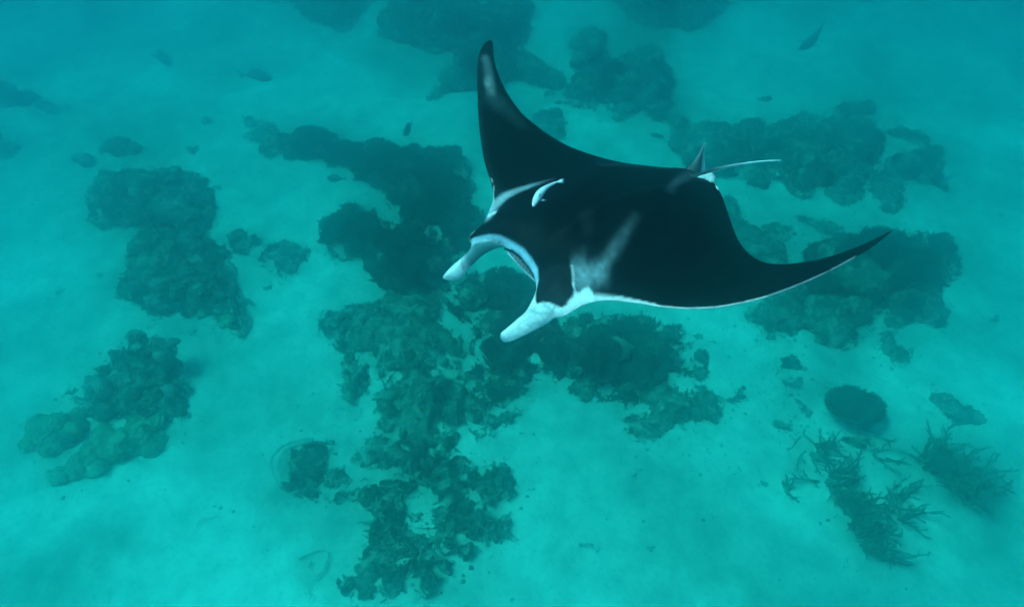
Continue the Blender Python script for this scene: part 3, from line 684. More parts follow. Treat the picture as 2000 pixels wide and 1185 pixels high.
# ------------------------------------------------------------------ staghorn thickets
def staghorn_branch(rng, base, d, L, r, depth, mb):
    """one limb with side limbs, all into mb"""
    n_ = max(3, int(L / 0.09)); pts = [np.array(base, float)]; d = d / np.linalg.norm(d)
    for i in range(n_):
        d = d + rng.normal(size=3) * 0.13; d[2] += 0.03; d /= np.linalg.norm(d)
        pts.append(pts[-1] + d * L / n_)
        if depth < 3 and i >= 0 and rng.random() < (0.85 if depth == 0 else 0.62):
            s = rng.normal(size=3); s -= s.dot(d) * d; s /= np.linalg.norm(s)
            k = d * 0.75 + s * rng.uniform(0.5, 0.95); k[2] = abs(k[2]) * 0.9 + 0.05
            staghorn_branch(rng, pts[-1], k, L * rng.uniform(0.25, 0.42) * (1 if depth == 0 else 0.9), r * 0.72, depth + 1, mb)
    rr = np.linspace(r, r * 0.38, len(pts)); mb.tube(pts, rr, 6)

def staghorn(name, label, root_px, targets, seed, r=0.034, group='branching coral thickets'):
    rng = np.random.default_rng(seed)
    b = at_z([root_px], 0)[0]; z0 = gz(b[0], b[1])
    root = bpy.data.objects.new(name, None); C.objects.link(root); root.location = (b[0], b[1], z0); tag(root, label, 'branching coral', group)
    for (tx, ty, tz, start) in targets:
        s = at_z([start or root_px], 0.03)[0]; t = at_z([(tx, ty)], tz)[0]
        s[2] = gz(s[0], s[1]); t[2] += gz(t[0], t[1])
        mb = MB(); v = t - s; staghorn_branch(rng, s - b * [1, 1, 0] - [0, 0, z0], v, np.linalg.norm(v), r * rng.uniform(0.8, 1.15), 0, mb)
        obj('branch', mb.mesh('branch', M['staghorn']), root)
    return root

rg = np.random.default_rng(5)
tA = []
for k in range(64):
    f_ = k / 63.0; sx, sy = 1790 + 105 * f_ + rg.uniform(-12, 12), 900 + 68 * f_ + rg.uniform(-18, 18)
    an = R(rg.uniform(-85, 40)); L_ = rg.uniform(20, 54) * (1 if k % 3 else 1.3)
    tA.append((sx + L_ * math.cos(an), sy + L_ * math.sin(an) * 0.7, rg.uniform(0.12, 0.6), (sx, sy)))
for q_ in [(1965,955,0.35,(1895,955)),(1962,972,0.3,(1890,965)),(1955,1000,0.2,(1880,970)),(1930,1004,0.15,(1860,965)),(1905,905,0.4,(1850,915)),(1910,888,0.35,(1860,905)),(1945,925,0.4,(1885,940)),(1838,842,0.4,(1812,885)),(1815,845,0.35,(1822,880)),(1862,872,0.4,(1830,895)),(1790,875,0.2,(1800,900)),(1770,902,0.15,(1795,905))]: tA.append(q_)
staghorn('staghorn_coral', 'dense spiky branching coral thicket at the right, its tips pointing outward', (1850, 930), tA, 3, 0.029)
tB = []
for k in range(84):
    f_ = k / 83.0; sx, sy = 1625 + 85 * f_ + rg.uniform(-22, 22), 925 + 150 * f_ + rg.uniform(-18, 18)
    an = R(rg.uniform(-60, 80)); L_ = rg.uniform(20, 54)
    tB.append((sx + L_ * math.cos(an), sy + L_ * math.sin(an) * 0.8, rg.uniform(0.08, 0.5), (sx, sy)))
for k in range(14):
    sx, sy = 1690 + rg.uniform(0, 80), 985 + rg.uniform(-15, 30); an = R(rg.uniform(-70, 45)); L_ = rg.uniform(22, 50)
    tB.append((sx + L_ * math.cos(an), sy + L_ * math.sin(an) * 0.8, rg.uniform(0.1, 0.45), (sx, sy)))
for q_ in [(1845,1015,0.3,(1770,1005)),(1785,965,0.3,(1745,975)),(1745,940,0.35,(1735,985)),(1800,1045,0.15,(1760,1015)),(1760,1060,0.2,(1720,1030)),(1775,1090,0.1,(1715,1095)),(1760,1122,0.1,(1700,1085)),(1600,905,0.2,(1640,940)),(1545,945,0.1,(1600,940))]: tB.append(q_)
staghorn('staghorn_coral', 'sprawling loose branching coral thicket below the round table coral', (1680, 1000), tB, 4, 0.024)
tC = []
for k in range(20):
    sx, sy = 1590 + rg.uniform(-12, 28), 880 + rg.uniform(-15, 22); an = R(rg.uniform(-90, 60)); L_ = rg.uniform(18, 45)
    tC.append((sx + L_ * math.cos(an), sy + L_ * math.sin(an) * 0.8, rg.uniform(0.08, 0.35), (sx, sy)))
for q_ in [(1560,848,0.1,(1600,875)),(1540,880,0.05,(1565,850)),(1545,915,0.05,(1575,880)),(1632,862,0.3,(1610,885)),(1620,900,0.2,(1590,895)),(1605,930,0.1,(1585,895))]: tC.append(q_)
staghorn('staghorn_coral', 'thin arching branched coral tangle above the sprawling thicket', (1590, 885), tC, 6, 0.019)
tD = [(1530,940,0.05,(1545,955)),(1535,965,0.05,(1530,942)),(1560,975,0.08,(1540,962)),(1548,940,0.15,(1540,955)),(1530,925,0.05,(1540,945))]
staghorn('staghorn_coral', 'little hooked branch lying on sand at the outer side of the tangle', (1542, 955), tD, 7, 0.026)
tE = [(1745,905,0.1,(1725,900)),(1735,935,0.05,(1715,905)),(1705,895,0.12,(1720,905)),(1758,900,0.06,(1722,905)),(1712,882,0.1,(1695,885)),(1740,878,0.1,(1700,888))]
staghorn('staghorn_coral', 'few broken twigs between the tangle and the dense spiky thicket', (1720, 905), tE, 8, 0.025)

# ------------------------------------------------------------------ round table coral
tc = at_z([(1665, 800)], 0.24)[0]; tb = gz(tc[0], tc[1])
troot = bpy.data.objects.new('table_coral', None); C.objects.link(troot); troot.location = (tc[0], tc[1], tb)
tag(troot, 'single round dark table coral with a fine toothed rim on bare sand', 'table coral')
rt = np.random.default_rng(12); mb = MB(); rad_ = 0.40
v_, f_ = ICO5
vv_ = v_.copy(); th_ = np.arctan2(v_[:, 1], v_[:, 0]); rm_ = 1 + 0.02 * vnoise(v3(np.cos(th_) * 2, np.sin(th_) * 2), 5)
vv_ = np.column_stack([v_[:, 0] * rad_ * rm_, v_[:, 1] * rad_ * rm_, v_[:, 2] * 0.05 + 0.24 + 0.05 * (v_[:, 0] ** 2 + v_[:, 1] ** 2)])
obj('table_plate', mesh('table_plate', vv_, f_, M['table']), troot)
for k in range(1100):
    a_ = rt.uniform(0, 6.283); q_ = rad_ * math.sqrt(rt.uniform(0, 1.02)) * 0.99
    p_ = np.array([q_ * math.cos(a_), q_ * math.sin(a_), 0.27 + 0.05 * (q_ / rad_) ** 2]); o_ = np.array([math.cos(a_), math.sin(a_), 0]) * (q_ / rad_) ** 3 * 0.05 + np.array([0, 0, 0.055]) + rt.normal(size=3) * 0.012
    mb.tube([p_, p_ + o_], [0.012, 0.006], 4)
for k in range(260):
    a_ = k / 260 * 6.283 + rt.uniform(-.01, .01); q_ = rad_ * 0.97; o_ = np.array([math.cos(a_), math.sin(a_), 0.15]) * rt.uniform(0.03, 0.075)
    p_ = np.array([q_ * math.cos(a_), q_ * math.sin(a_), 0.28]); mb.tube([p_, p_ + o_], [0.013, 0.006], 4)
tg = obj('branchlets', mb.mesh('branchlets', M['table']), troot)
for o_ in list(troot.children):
    o_.location = (0, 0, 0.02); o_.rotation_euler = (R(-19), R(-5), 0); o_.location = Vector((0, 0, 0.24)) - o_.rotation_euler.to_matrix() @ Vector((0, 0, 0.24)); tg['kind'] = 'stuff'
mb = MB(); mb.tube([(0.02, 0.01, -0.08), (0, 0, 0.08), (0, 0, 0.22)], [0.12, 0.08, 0.12], 12)
obj('stalk', mb.mesh('stalk', M['table']), troot)

# ------------------------------------------------------------------ loose rubble round the reefs and crumbs on the open sand
def rubble():
    rng = np.random.default_rng(99); mb = MB(); vi, fi = ICO2 if False else ico(1)
    spots = []
    for (x, y, s) in RUB:
        for k in range(3):
            spots.append((x + rng.normal() * s * 0.7, y + rng.normal() * s * 0.7, 0.008 + 0.03 * rng.random() ** 2.5))
    fields = [((330, 500), 260, 60), ((90, 420), 110, 110), ((60, 560), 90, 60), ((1480, 720), 130, 110), ((1350, 860), 120, 60), ((1450, 900), 160, 50), ((1250, 950), 200, 40), ((450, 380), 120, 40), ((1650, 720), 120, 40), ((700, 800), 90, 40), ((980, 900), 80, 30), ((1600, 1080), 180, 30), ((400, 1000), 200, 25), ((1880, 650), 100, 35), ((700, 220), 150, 35), ((900, 230), 80, 20), ((1250, 260), 80, 30), ((550, 760), 120, 20)]
    for (c_, s_, n_) in fields:
        for k in range(int(n_ * 0.7)):
            p = (c_[0] + rng.normal() * s_ * 0.5, c_[1] + rng.normal() * s_ * 0.3); w_ = at_z([p], 0)[0]
            spots.append((w_[0], w_[1], (0.006 + 0.026 * rng.random() ** 3) * (1.3 if c_[1] < 430 else 1)))
    for (x, y, r) in spots:
        z = gz(x, y)
        if rng.random() < 0.45:
            a = rng.uniform(0, 6.28); L = r * rng.uniform(2, 4.5); d = np.array([math.cos(a), math.sin(a), rng.uniform(-0.1, 0.3)])
            p0 = np.array([x, y, z + r * 0.1]); p1 = p0 + d * L * 0.5 + rng.normal(size=3) * r * 0.3; mb.tube([p0, p1, p1 + (d + rng.normal(size=3) * 0.5) * L * 0.5], [r * 0.28, r * 0.3, r * 0.18], 4)
        else:
            q = vi * (1 + rng.uniform(-0.35, 0.35, (len(vi), 1))) * np.array([r * rng.uniform(0.6, 1.4), r, r * 0.5]); a = rng.uniform(0, 6.28); ca, sa = math.cos(a), math.sin(a)
            q = np.column_stack([q[:, 0] * ca - q[:, 1] * sa, q[:, 0] * sa + q[:, 1] * ca, q[:, 2]]); mb.add(q + [x, y, z + r * 0.15], fi)
    o = obj('coral_rubble', mb.mesh('coral_rubble', M['rubble'])); o['kind'] = 'stuff'; o['label'] = 'crumbs of broken coral strewn over the sand'
rubble()

# ------------------------------------------------------------------ fish
def fish_mesh(name, spine, wid, hgt, side, mat, sides=10):
    """spine points nose to tail; wid/hgt half sizes; side = unit vector across the fish"""
    spine = np.asarray(spine, float); t = np.gradient(spine, axis=0); t /= np.linalg.norm(t, axis=1)[:, None]
    vs = []
    for i, p in enumerate(spine):
        s = side - side.dot(t[i]) * t[i]; s /= np.linalg.norm(s); u_ = np.cross(s, t[i])
        if u_[2] < 0: u_ = -u_
        for k in range(sides):
            a = 2 * math.pi * k / sides; vs.append(p + s * wid[i] * math.cos(a) + u_ * hgt[i] * math.sin(a))
    fs = []
    for i in range(len(spine) - 1):
        for k in range(sides): fs.append((i * sides + k, i * sides + (k + 1) % sides, (i + 1) * sides + (k + 1) % sides, (i + 1) * sides + k))
    fs.append(tuple(range(sides))); fs.append(tuple((len(spine) - 1) * sides + k for k in range(sides))[::-1])
    return vs, fs

def slab(mb, outline, n, th):
    """a fin: flat outline (3-D points in order) given thickness th along n, thin at the rim"""
    o = np.asarray(outline, float); c = o.mean(0); k = len(o); n = n / np.linalg.norm(n)
    vs = np.concatenate([o, [c + n * th / 2], [c - n * th / 2]]); fs = []
    for i in range(k): j = (i + 1) % k; fs += [(i, j, k), (j, i, k + 1)]
    mb.add(vs, fs)

def simple_fish(label, nose, tail, z, deep=0.17, wide=0.11, mat='fish', bend=0.04, group='small reef fish over the reef', name='fish'):
    a = at_z([nose], z)[0]; b = at_z([tail], z)[0]; L = np.linalg.norm(b - a); d = (b - a) / L; s = np.cross(d, [0, 0, 1.0]); c = (a + b) / 2
    u_ = np.linspace(0, 0.84, 11); prof = np.array([0.05, 0.45, 0.75, 0.95, 1.0, 0.96, 0.85, 0.66, 0.45, 0.28, 0.18])
    sp = [a - c + d * L * q + s * L * bend * math.sin(q * 4.2) for q in u_]
    mb = MB(); vs, fs = fish_mesh('body', sp, prof * wide * L, prof * deep * L, s, None); mb.add(vs, fs)
    root = bpy.data.objects.new(name, None); C.objects.link(root); root.location = c; tag(root, label, 'fish', group)
    obj('body', mb.mesh('fish_body', M[mat]), root)
    e = sp[-1]; up = np.array([0, 0, 1.0])
    mb = MB(); slab(mb, [e - d * 0.02 * L + up * 0.03 * L, e + d * 0.17 * L + up * 0.13 * L, e + d * 0.11 * L, e + d * 0.17 * L - up * 0.13 * L, e - d * 0.02 * L - up * 0.03 * L], s, 0.02 * L)
    obj('tail_fin', mb.mesh('tail_fin', M[mat]), root)
    mb = MB(); k = deep * L; slab(mb, [sp[3] + up * k * 0.9, sp[4] + up * k * 1.5, sp[7] + up * k * 1.25, sp[9] + up * k * 0.3, sp[6] + up * k * 0.8], s, 0.015 * L)
    obj('dorsal_fin', mb.mesh('dorsal_fin', M[mat]), root)
    for sg in (-1, 1):
        mb = MB(); p = sp[3] + s * sg * wide * L * 0.8; slab(mb, [p, p + s * sg * 0.12 * L + d * 0.05 * L, p + s * sg * 0.10 * L + d * 0.15 * L - up * 0.03 * L, p + d * 0.06 * L], up, 0.01 * L)
        obj('pectoral_fin', mb.mesh('pectoral_fin', M[mat]), root)
    return root

simple_fish('dark plump fish alone over pale sand far from the manta', (534, 153), (466, 145), 1.6, 0.14, 0.13)
simple_fish('long slim grey fish swimming tail up in the open water at the upper right', (1558, 97), (1610, 52), 2.0, 0.09, 0.07, bend=0.05)
simple_fish('faint blurred fish above the dim mound at the upper left', (337, 123), (296, 107), 1.2, 0.2, 0.15)
simple_fish('small fish tilted upward behind the wide bushy thicket', (786, 264), (806, 238), 1.3, 0.22, 0.14)
simple_fish('tiny slanted fish near the far wing trailing edge', (1105, 190), (1118, 178), 1.4, 0.16, 0.12)
simple_fish('tiny dark fish just above the roundish clump at the far wing', (1082, 200), (1104, 201), 1.4, 0.16, 0.12)
simple_fish('dark little fish over bare sand beside the bushy long reef', (638, 347), (677, 350), 0.9, 0.2, 0.16)
simple_fish('pale whitish fish at the foot of the blunt far reef', (1842, 343), (1868, 348), 0.5, 0.2, 0.14, 'fish_pale')
simple_fish('slim pale fish inside the open mouth gap of the manta', (936, 537), (954, 528), 1.5, 0.13, 0.09, 'fish_pale')
simple_fish('tiny dark fish on far sand right of the knotty reef', (1268, 262), (1298, 268), 1.0, 0.15, 0.12)

# ------------------------------------------------------------------ manta ray
ZB = 6.8
MO = at_z([(1180, 450)], ZB)[0]
HD = np.array([-0.866, -0.5]); LT = np.array([0.5, -0.866])     # heading and the side of its left wing

def f_mid(x, y):
    """height of the animal's middle sheet over the ground plan"""
    dx, dy = x - MO[0], y - MO[1]
    lat = dx * LT[0] + dy * LT[1]; fw = dx * HD[0] + dy * HD[1]
    a = np.minimum(np.abs(lat), 1.5)
    z = ZB + 0.44 * (a / 1.2) ** 1.8
    fin = smooth(0.42, 0.62, fw) * (np.maximum(fw - 0.42, 0))
    return z - 0.75 * fin

def on_mid(p, dz=0.0):
    d = rays(p); T = np.linspace(0.8, 9.0, 260); n_ = len(d)
    lo_ = np.full(n_, 0.8); hi_ = np.full(n_, 9.0); found = np.zeros(n_, bool); prev = None
    for k, t in enumerate(T):
        q = CAM + d * t; g = q[:, 2] - f_mid(q[:, 0], q[:, 1]) - dz
        new = (~found) & (g <= 0)
        hi_[new] = t; lo_[new] = T[max(k - 1, 0)]; found |= new
    for _ in range(30):
        m_ = (lo_ + hi_) / 2; q = CAM + d * m_[:, None]; g = q[:, 2] - f_mid(q[:, 0], q[:, 1]) - dz
        lo_ = np.where(g > 0, m_, lo_); hi_ = np.where(g > 0, hi_, m_)
    return CAM + d * ((lo_ + hi_) / 2)[:, None]

OUT = [(955,79),(944,88),(936,106),(932,135),(932,170),(934,220),(938,265),(946,315),(956,348),(963,376),(962,396),(956,410),(950,425),
 (942,437),(930,449),(921,456),(917,468),(921,480),(912,494),(900,505),(885,517),(873,530),(865,542),(873,547),(886,548),(898,545),(908,536),(913,527),(925,515),(941,500),(956,491),(971,485),(986,483),
 (1000,489),(1014,501),(1028,517),(1040,536),(1047,556),(1045,576),(1033,602),(1014,621),(994,638),(980,650),(978,660),(985,668),(999,666),(1020,657),(1044,645),(1069,631),(1081,622),(1094,619),(1107,615),(1124,604),(1142,595),
 (1169,588),(1200,587),(1250,593),(1290,599),(1340,603),(1395,601),(1450,592),(1500,579),(1560,557),(1620,530),(1670,503),(1710,478),(1743,450),
 (1725,458),(1690,475),(1650,491),(1610,504),(1570,512),(1530,516),(1500,514),(1475,504),(1455,487),(1440,465),(1430,440),(1420,410),(1411,385),(1400,364),(1386,352),(1368,344),
 (1350,333),(1325,328),(1300,327),(1260,323),(1220,318),(1180,309),(1140,297),(1100,280),(1060,255),(1020,222),(992,184),(974,147),(965,115),(963,90),(961,81)]
op = catmull(OUT, True, step=3.0)

def stroke(p, pts, w0, w1, soft=0.5):
    pts = np.asarray(pts, float); best = np.zeros(len(p))
    n_ = len(pts) - 1
    for i in range(n_):
        a, b_ = pts[i], pts[i + 1]; d = b_ - a; L = (d * d).sum() + 1e-9
        t = np.clip(((p - a) @ d) / L, 0, 1); ds = np.sqrt((((a + t[:, None] * d) - p) ** 2).sum(1))
        w_ = w0 + (w1 - w0) * (i + t) / n_
        best = np.maximum(best, 1 - smooth(w_ * (1 - soft), w_ * (1 + soft * 0.3), ds))
    return best

def gst(p, pts, w0, w1):
    pts = np.asarray(pts, float); best = np.zeros(len(p)); n_ = len(pts) - 1
    for i in range(n_):
        a, b_ = pts[i], pts[i + 1]; d = b_ - a; L = (d * d).sum() + 1e-9
        t = np.clip(((p - a) @ d) / L, 0, 1); ds = np.sqrt((((a + t[:, None] * d) - p) ** 2).sum(1))
        best = np.maximum(best, np.exp(-(ds / (w0 + (w1 - w0) * (i + t) / n_)) ** 2))
    return best

def soft_in(poly, p, w=1.6):
    poly = catmull(np.asarray(poly, float), True, sub=3); d = poly_dist(poly, p); d = np.where(pip(poly, p), d, -d)
    return smooth(-w, w, d)

LIP = [(921,478),(940,469),(965,466),(982,470),(1002,483),(1020,497),(1037,518),(1048,535),(1051,553),(1048,578)]
def manta_colour(p):
    n_ = len(p); q = v3(p[:, 0], p[:, 1]); nz = fbm(q / 26.0, 3, 3); nf = vnoise(q / 7.0, 8)
    col = np.tile(np.array([0.0015, 0.0018, 0.0035]), (n_, 1)) * (1 + 0.5 * nz[:, None])
    def put(c, a):
        nonlocal col
        a = np.clip(a, 0, 1)[:, None]; col = col * (1 - a) + np.array(c) * a
    W = (0.72, 0.75, 0.73); G = (0.30, 0.36, 0.40)
    # shoulder patch on the far side: crescent fading along the back
    sp = stroke(p, [(953,423),(966,403),(985,390),(1010,381),(1040,371),(1080,360)], 15, 3, 0.8)
    put((0.42, 0.50, 0.54), sp * (1 - smooth(985, 1095, p[:, 0])) * (0.85 + 0.35 * nz))
    put(W, stroke(p, [(952,422),(958,424),(968,421)], 4, 3, 0.5) * 0.9)
    put(G, stroke(p, [(952,422),(968,421),(975,412)], 3, 1) * 0.0)
    put(W, stroke(p, [(957,412),(964,393),(964,365),(959,350)], 1.6, 0.6) * 0.6)
    # shoulder patch on the near side
    tri = gst(p, [(1128,560),(1150,562),(1172,556)], 20, 14) * 1.1 + gst(p, [(1165,556),(1190,528),(1212,500),(1236,468)], 14, 9) * 0.50 + gst(p, [(1140,548),(1138,520)], 10, 6) * 0.06
    edge_ = smooth(1113, 1122, p[:, 0] + (560 - p[:, 1]) * 0.15)
    put((0.34, 0.46, 0.50), np.clip(tri, 0, 1) * edge_ * (0.62 + 0.45 * nz + 0.2 * nf) * (1 - 0.8 * smooth(1170, 1245, p[:, 0])))
    put(G, stroke(p, [(1140,470),(1146,490)], 20, 14, 0.9) * 0.035 * (1 + nz))
    put(W, stroke(p, [(1117,548),(1121,560),(1121,575),(1126,588)], 3.2, 2.0, 0.6) * (0.75 + 0.5 * nf))
    # pale leading edge of the near wing
    put(W, stroke(p, [(1118,600),(1126,589),(1145,588),(1170,585),(1205,585),(1250,592),(1290,599)], 7.5, 1.6, 0.5) * 0.95)
    put(W, stroke(p, [(1290,599),(1340,603.5),(1395,601.5),(1450,592.5),(1500,579.5)], 1.6, 1.2, 0.4) * 0.8)
    put(G, stroke(p, [(1500,579.5),(1560,557.5),(1620,530.5),(1670,503)], 1.5, 1.0, 0.4) * 0.8)
    # flash near the raised far wing tip
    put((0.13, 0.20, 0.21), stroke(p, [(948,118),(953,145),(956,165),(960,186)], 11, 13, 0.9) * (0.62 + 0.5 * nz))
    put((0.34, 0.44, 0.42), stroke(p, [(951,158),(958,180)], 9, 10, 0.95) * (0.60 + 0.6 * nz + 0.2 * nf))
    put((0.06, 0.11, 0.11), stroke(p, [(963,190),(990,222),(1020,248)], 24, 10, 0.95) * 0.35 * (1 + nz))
    # faint sheen painted into the skin colour over the hips and back
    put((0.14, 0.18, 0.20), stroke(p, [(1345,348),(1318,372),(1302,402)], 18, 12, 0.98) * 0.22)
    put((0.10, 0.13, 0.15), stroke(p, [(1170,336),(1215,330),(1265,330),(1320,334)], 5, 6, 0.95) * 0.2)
    # lips and head lobes, shading of folds and rims painted in
    def lobeR():
        return soft_in(np.array([(1049,556),(1056,580),(1062,598),(1072,596),(1086,599),(1102,606),(1112,600),(1124,590),(1150,575),(1160,600),(1085,630),(985,680),(965,660),(1000,625),(1030,595),(1040,576)], float), p)
    def lobeL():
        return soft_in(np.array([(921,478),(930,470),(960,470),(985,478),(1000,486),(985,492),(950,505),(915,540),(890,556),(855,550),(860,535),(895,500)], float), p)
    ir = lobeR(); il = lobeL()
    put((0.82, 0.85, 0.82), ir); 
    put((0.20, 0.34, 0.40), ir * stroke(p, [(1074,598),(1086,612),(1068,616),(1050,610)], 5, 4, 0.9) * 0.55)
    put((0.18, 0.34, 0.46), ir * stroke(p, [(980,654),(982,664),(990,667)], 7, 6, 0.8) * 0.9)
    put((0.18, 0.34, 0.46), ir * stroke(p, [(1030,600),(1000,630),(981,648)], 3.5, 4, 0.8) * 0.6)
    put((0.45, 0.50, 0.50), ir * smooth(0.2, 0.8, vnoise(v3((p[:, 0] * 0.5 + p[:, 1] * 0.86) / 2.2, (p[:, 0] * 0.86 - p[:, 1] * .5) / 26.0), 3)) * smooth(1012, 1030, p[:, 0]) * (1 - smooth(1062, 1075, p[:, 0])) * 0.55)
    fold_shade = gst(p, [(1010,628),(1036,614),(1062,604)], 1.8, 2.2) * 0.5 + gst(p, [(1040,640),(1066,628),(1084,614),(1092,604)], 2.2, 2.0) * 0.55 + gst(p, [(1088,600),(1100,610)], 2.5, 2.0) * 0.4
    put((0.22, 0.34, 0.38), ir * np.clip(fold_shade, 0, 1))  # creases of the near lobe drawn as painted shade
    put((0.30, 0.44, 0.50), ir * gst(p, [(985,667),(1020,656),(1050,642),(1075,626)], 4, 3.5) * 0.65)  # bluish shading painted along the lobe rim
    put((0.72, 0.80, 0.80), il)
    put((0.20, 0.34, 0.42), il * gst(p, [(867,545),(886,547),(899,543),(908,535)], 3, 3) * 0.5)  # painted shading at the far lobe's tip edge
    put((0.07, 0.24, 0.25), il * smooth(908, 925, p[:, 0] + (520 - p[:, 1]) * 0.3) * (1 - stroke(p, LIP, 8, 8, 0.4)) * 0.92)  # teal tint stands in for pale translucent skin in shade
    put((0.20, 0.36, 0.50), il * stroke(p, [(866,540),(885,518),(906,500)], 4, 3, 0.8) * 0.7)
    put((0.90, 0.92, 0.88), il * stroke(p, [(874,538),(885,532),(896,524),(903,512)], 10, 6, 0.8) * 0.95)
    put((0.10, 0.16, 0.20), il * stroke(p, [(906,500),(909,515),(909,530)], 1.6, 1.4, 0.8) * 0.7)
    put((0.36, 0.58, 0.70), stroke(p, LIP, 5.0, 6.0, 0.6) * 0.9)
    put((0.52, 0.58, 0.60), stroke(p, [(1049,556),(1046,576),(1038,592)], 6, 8, 0.7) * 0.9)
    put(W, stroke(p, [(926,452),(920,462),(921,474)], 4.5, 3.0, 0.6) * 0.9)
    # ragged border of the black back over the white lobe
    put((0.008, 0.010, 0.012), soft_in([(1062,540),(1112,546),(1116,560),(1116,575),(1121,587),(1112,595),(1100,600),(1086,596),(1075,590),(1067,597),(1060,580)], p, 2.2))
    return np.clip(col, 0.001, 0.9)

def sheet(outline_px, spacing, thick, bot=None, dz=0.0, seed=0):
    """a closed body from an outline: rows of points inside it, pushed apart above and below the middle sheet"""
    lo_ = outline_px.min(0); hi_ = outline_px.max(0)
    gx, gy = np.meshgrid(np.arange(lo_[0], hi_[0], spacing), np.arange(lo_[1], hi_[1], spacing * 0.87))
    gx = gx + (np.arange(gx.shape[0]) % 2)[:, None] * spacing / 2
    pp = np.stack([gx.ravel(), gy.ravel()], 1); pp = pp[pip(outline_px, pp)]
    dpx = poly_dist(outline_px, pp); pp = pp[dpx > spacing * 0.45]
    # two finer rows just inside the rim so it rounds over
    t = np.roll(outline_px, -1, 0) - np.roll(outline_px, 1, 0); nn2 = np.stack([-t[:, 1], t[:, 0]], 1); nn2 /= np.linalg.norm(nn2, axis=1)[:, None] + 1e-9
    extra = []
    for off in (0.7, 2.0):
        for sg in (-1, 1):
            e = outline_px + sg * off * nn2; e = e[pip(outline_px, e)]; e = e[poly_dist(outline_px, e) > off * 0.8]; extra.append(e)
    n_ = len(outline_px)
    allp = [Vector(a) for a in np.concatenate([outline_px, pp] + extra)]
    vs, _, fs, *_ = delaunay_2d_cdt(allp, [(i, (i + 1) % n_) for i in range(n_)], [], 0, 1e-4)
    v2 = np.array([a[:] for a in vs])
    fs = [list(f_) for f_ in fs]
    cen = np.array([v2[f_].mean(0) for f_ in fs]); ok = pip(outline_px, cen); fs = [f_ for f_, k in zip(fs, ok) if k]
    P3 = on_mid(v2, dz); o3 = on_mid(outline_px, dz)
    d3 = np.full(len(P3), 1e9)
    for i in range(0, len(P3), 3000):
        d3[i:i + 3000] = seg_dist(o3, np.roll(o3, -1, 0), P3[i:i + 3000])
    rim = poly_dist(outline_px, v2) < 0.05
    d3[rim] = 0
    e = 0.01
    nx = -(f_mid(P3[:, 0] + e, P3[:, 1]) - f_mid(P3[:, 0] - e, P3[:, 1])) / (2 * e); ny = -(f_mid(P3[:, 0], P3[:, 1] + e) - f_mid(P3[:, 0], P3[:, 1] - e)) / (2 * e)
    nrm = np.stack([nx, ny, np.ones(len(nx))], 1); nrm /= np.linalg.norm(nrm, axis=1)[:, None]
    tt, tb_ = thick(P3, d3)
    top = P3 + nrm * tt[:, None]; btm = P3 - nrm * tb_[:, None]
    # orientation: faces upward
    n0 = len(v2); inner = np.where(~rim)[0]; remap = np.arange(n0); remap[inner] = n0 + np.arange(len(inner))
    F = []
    for f_ in fs:
        a, b_, c_ = P3[f_[0]], P3[f_[1]], P3[f_[2]]
        if np.cross(b_ - a, c_ - a)[2] < 0: f_ = f_[::-1]
        F.append(tuple(f_)); F.append(tuple(remap[q] for q in f_[::-1]))
    V = np.concatenate([top, btm[inner]]); px = np.concatenate([v2, v2[inner]]); isb = np.concatenate([np.zeros(n0, bool), np.ones(len(inner), bool)])
    return V, F, px, isb

def body_thick(P3, d):
    dx, dy = P3[:, 0] - MO[0], P3[:, 1] - MO[1]; lat = dx * LT[0] + dy * LT[1]; fw = dx * HD[0] + dy * HD[1]
    core = np.exp(-(lat / 0.30) ** 2) * smooth(-0.85, -0.1, fw) * (1 - smooth(0.45, 0.62, fw) * 0.75)
    ridge = 0.020 * np.exp(-(lat / 0.05) ** 2) * (1 - smooth(0.2, 0.4, fw)) + 0.016 * np.exp(-((np.abs(lat) - 0.34) / 0.07) ** 2) * smooth(-0.7, -0.2, fw) * (1 - smooth(0.3, 0.5, fw))
    A = 0.014 + 0.15 * core; w_ = 0.018 + 0.12 * core
    lob = smooth(0.44, 0.56, fw) * (np.abs(lat) < 0.6)
    A = A * (1 - lob) + 0.055 * lob; w_ = w_ * (1 - lob) + 0.030 * lob
    base_ = 1 - np.exp(-d / w_)
    tt = A * base_ + ridge * np.minimum(d / 0.1, 1) + 0.0025 * fbm(P3 * 9, 3, 4) * np.minimum(d / 0.03, 1)
    return tt, (A * 0.8 + 0.01) * base_

V, F, PX, ISB = sheet(op, 3.3, body_thick)
COL = manta_colour(PX); COL[ISB] = COL[ISB] * 0.3 + 0.7 * np.array([0.62, 0.64, 0.64])
Vs, Fs, Cs = [V], list(F), [COL]; NV = len(V)
def joinv(v, f, c):
    global NV
    v = np.asarray(v, float); Vs.append(v); Fs.extend([tuple(q + NV for q in a) for a in f]); Cs.append(np.broadcast_to(np.asarray(c, float), (len(v), 3))); NV += len(v)

# lower jaw with gill rakers, seen through the open mouth
jo = catmull([(984,484),(1000,489),(1014,501),(1028,517),(1040,536),(1048,553),(1044,549),(1030,536),(1014,520),(998,503),(988,491)], True, step=3.0)
V2, F2, PX2, _ = sheet(jo, 3.0, lambda P3, d: (0.010 * (1 - np.exp(-d / 0.008)), 0.010 * (1 - np.exp(-d / 0.008))), dz=-0.05)
lowline = stroke(PX2, [(986,488),(1000,505),(1016,523),(1032,539),(1046,552)], 2.2, 2.2, 0.5)
rk = smooth(-0.2, 0.4, np.sin((PX2[:, 0] * 0.75 + PX2[:, 1] * 0.65) * 1.5))
cj = np.array([0.05, 0.07, 0.09]) + rk[:, None] * 0.16; cj = cj * (1 - lowline[:, None]) + lowline[:, None] * np.array([0.60, 0.72, 0.76])
joinv(V2, F2, cj)

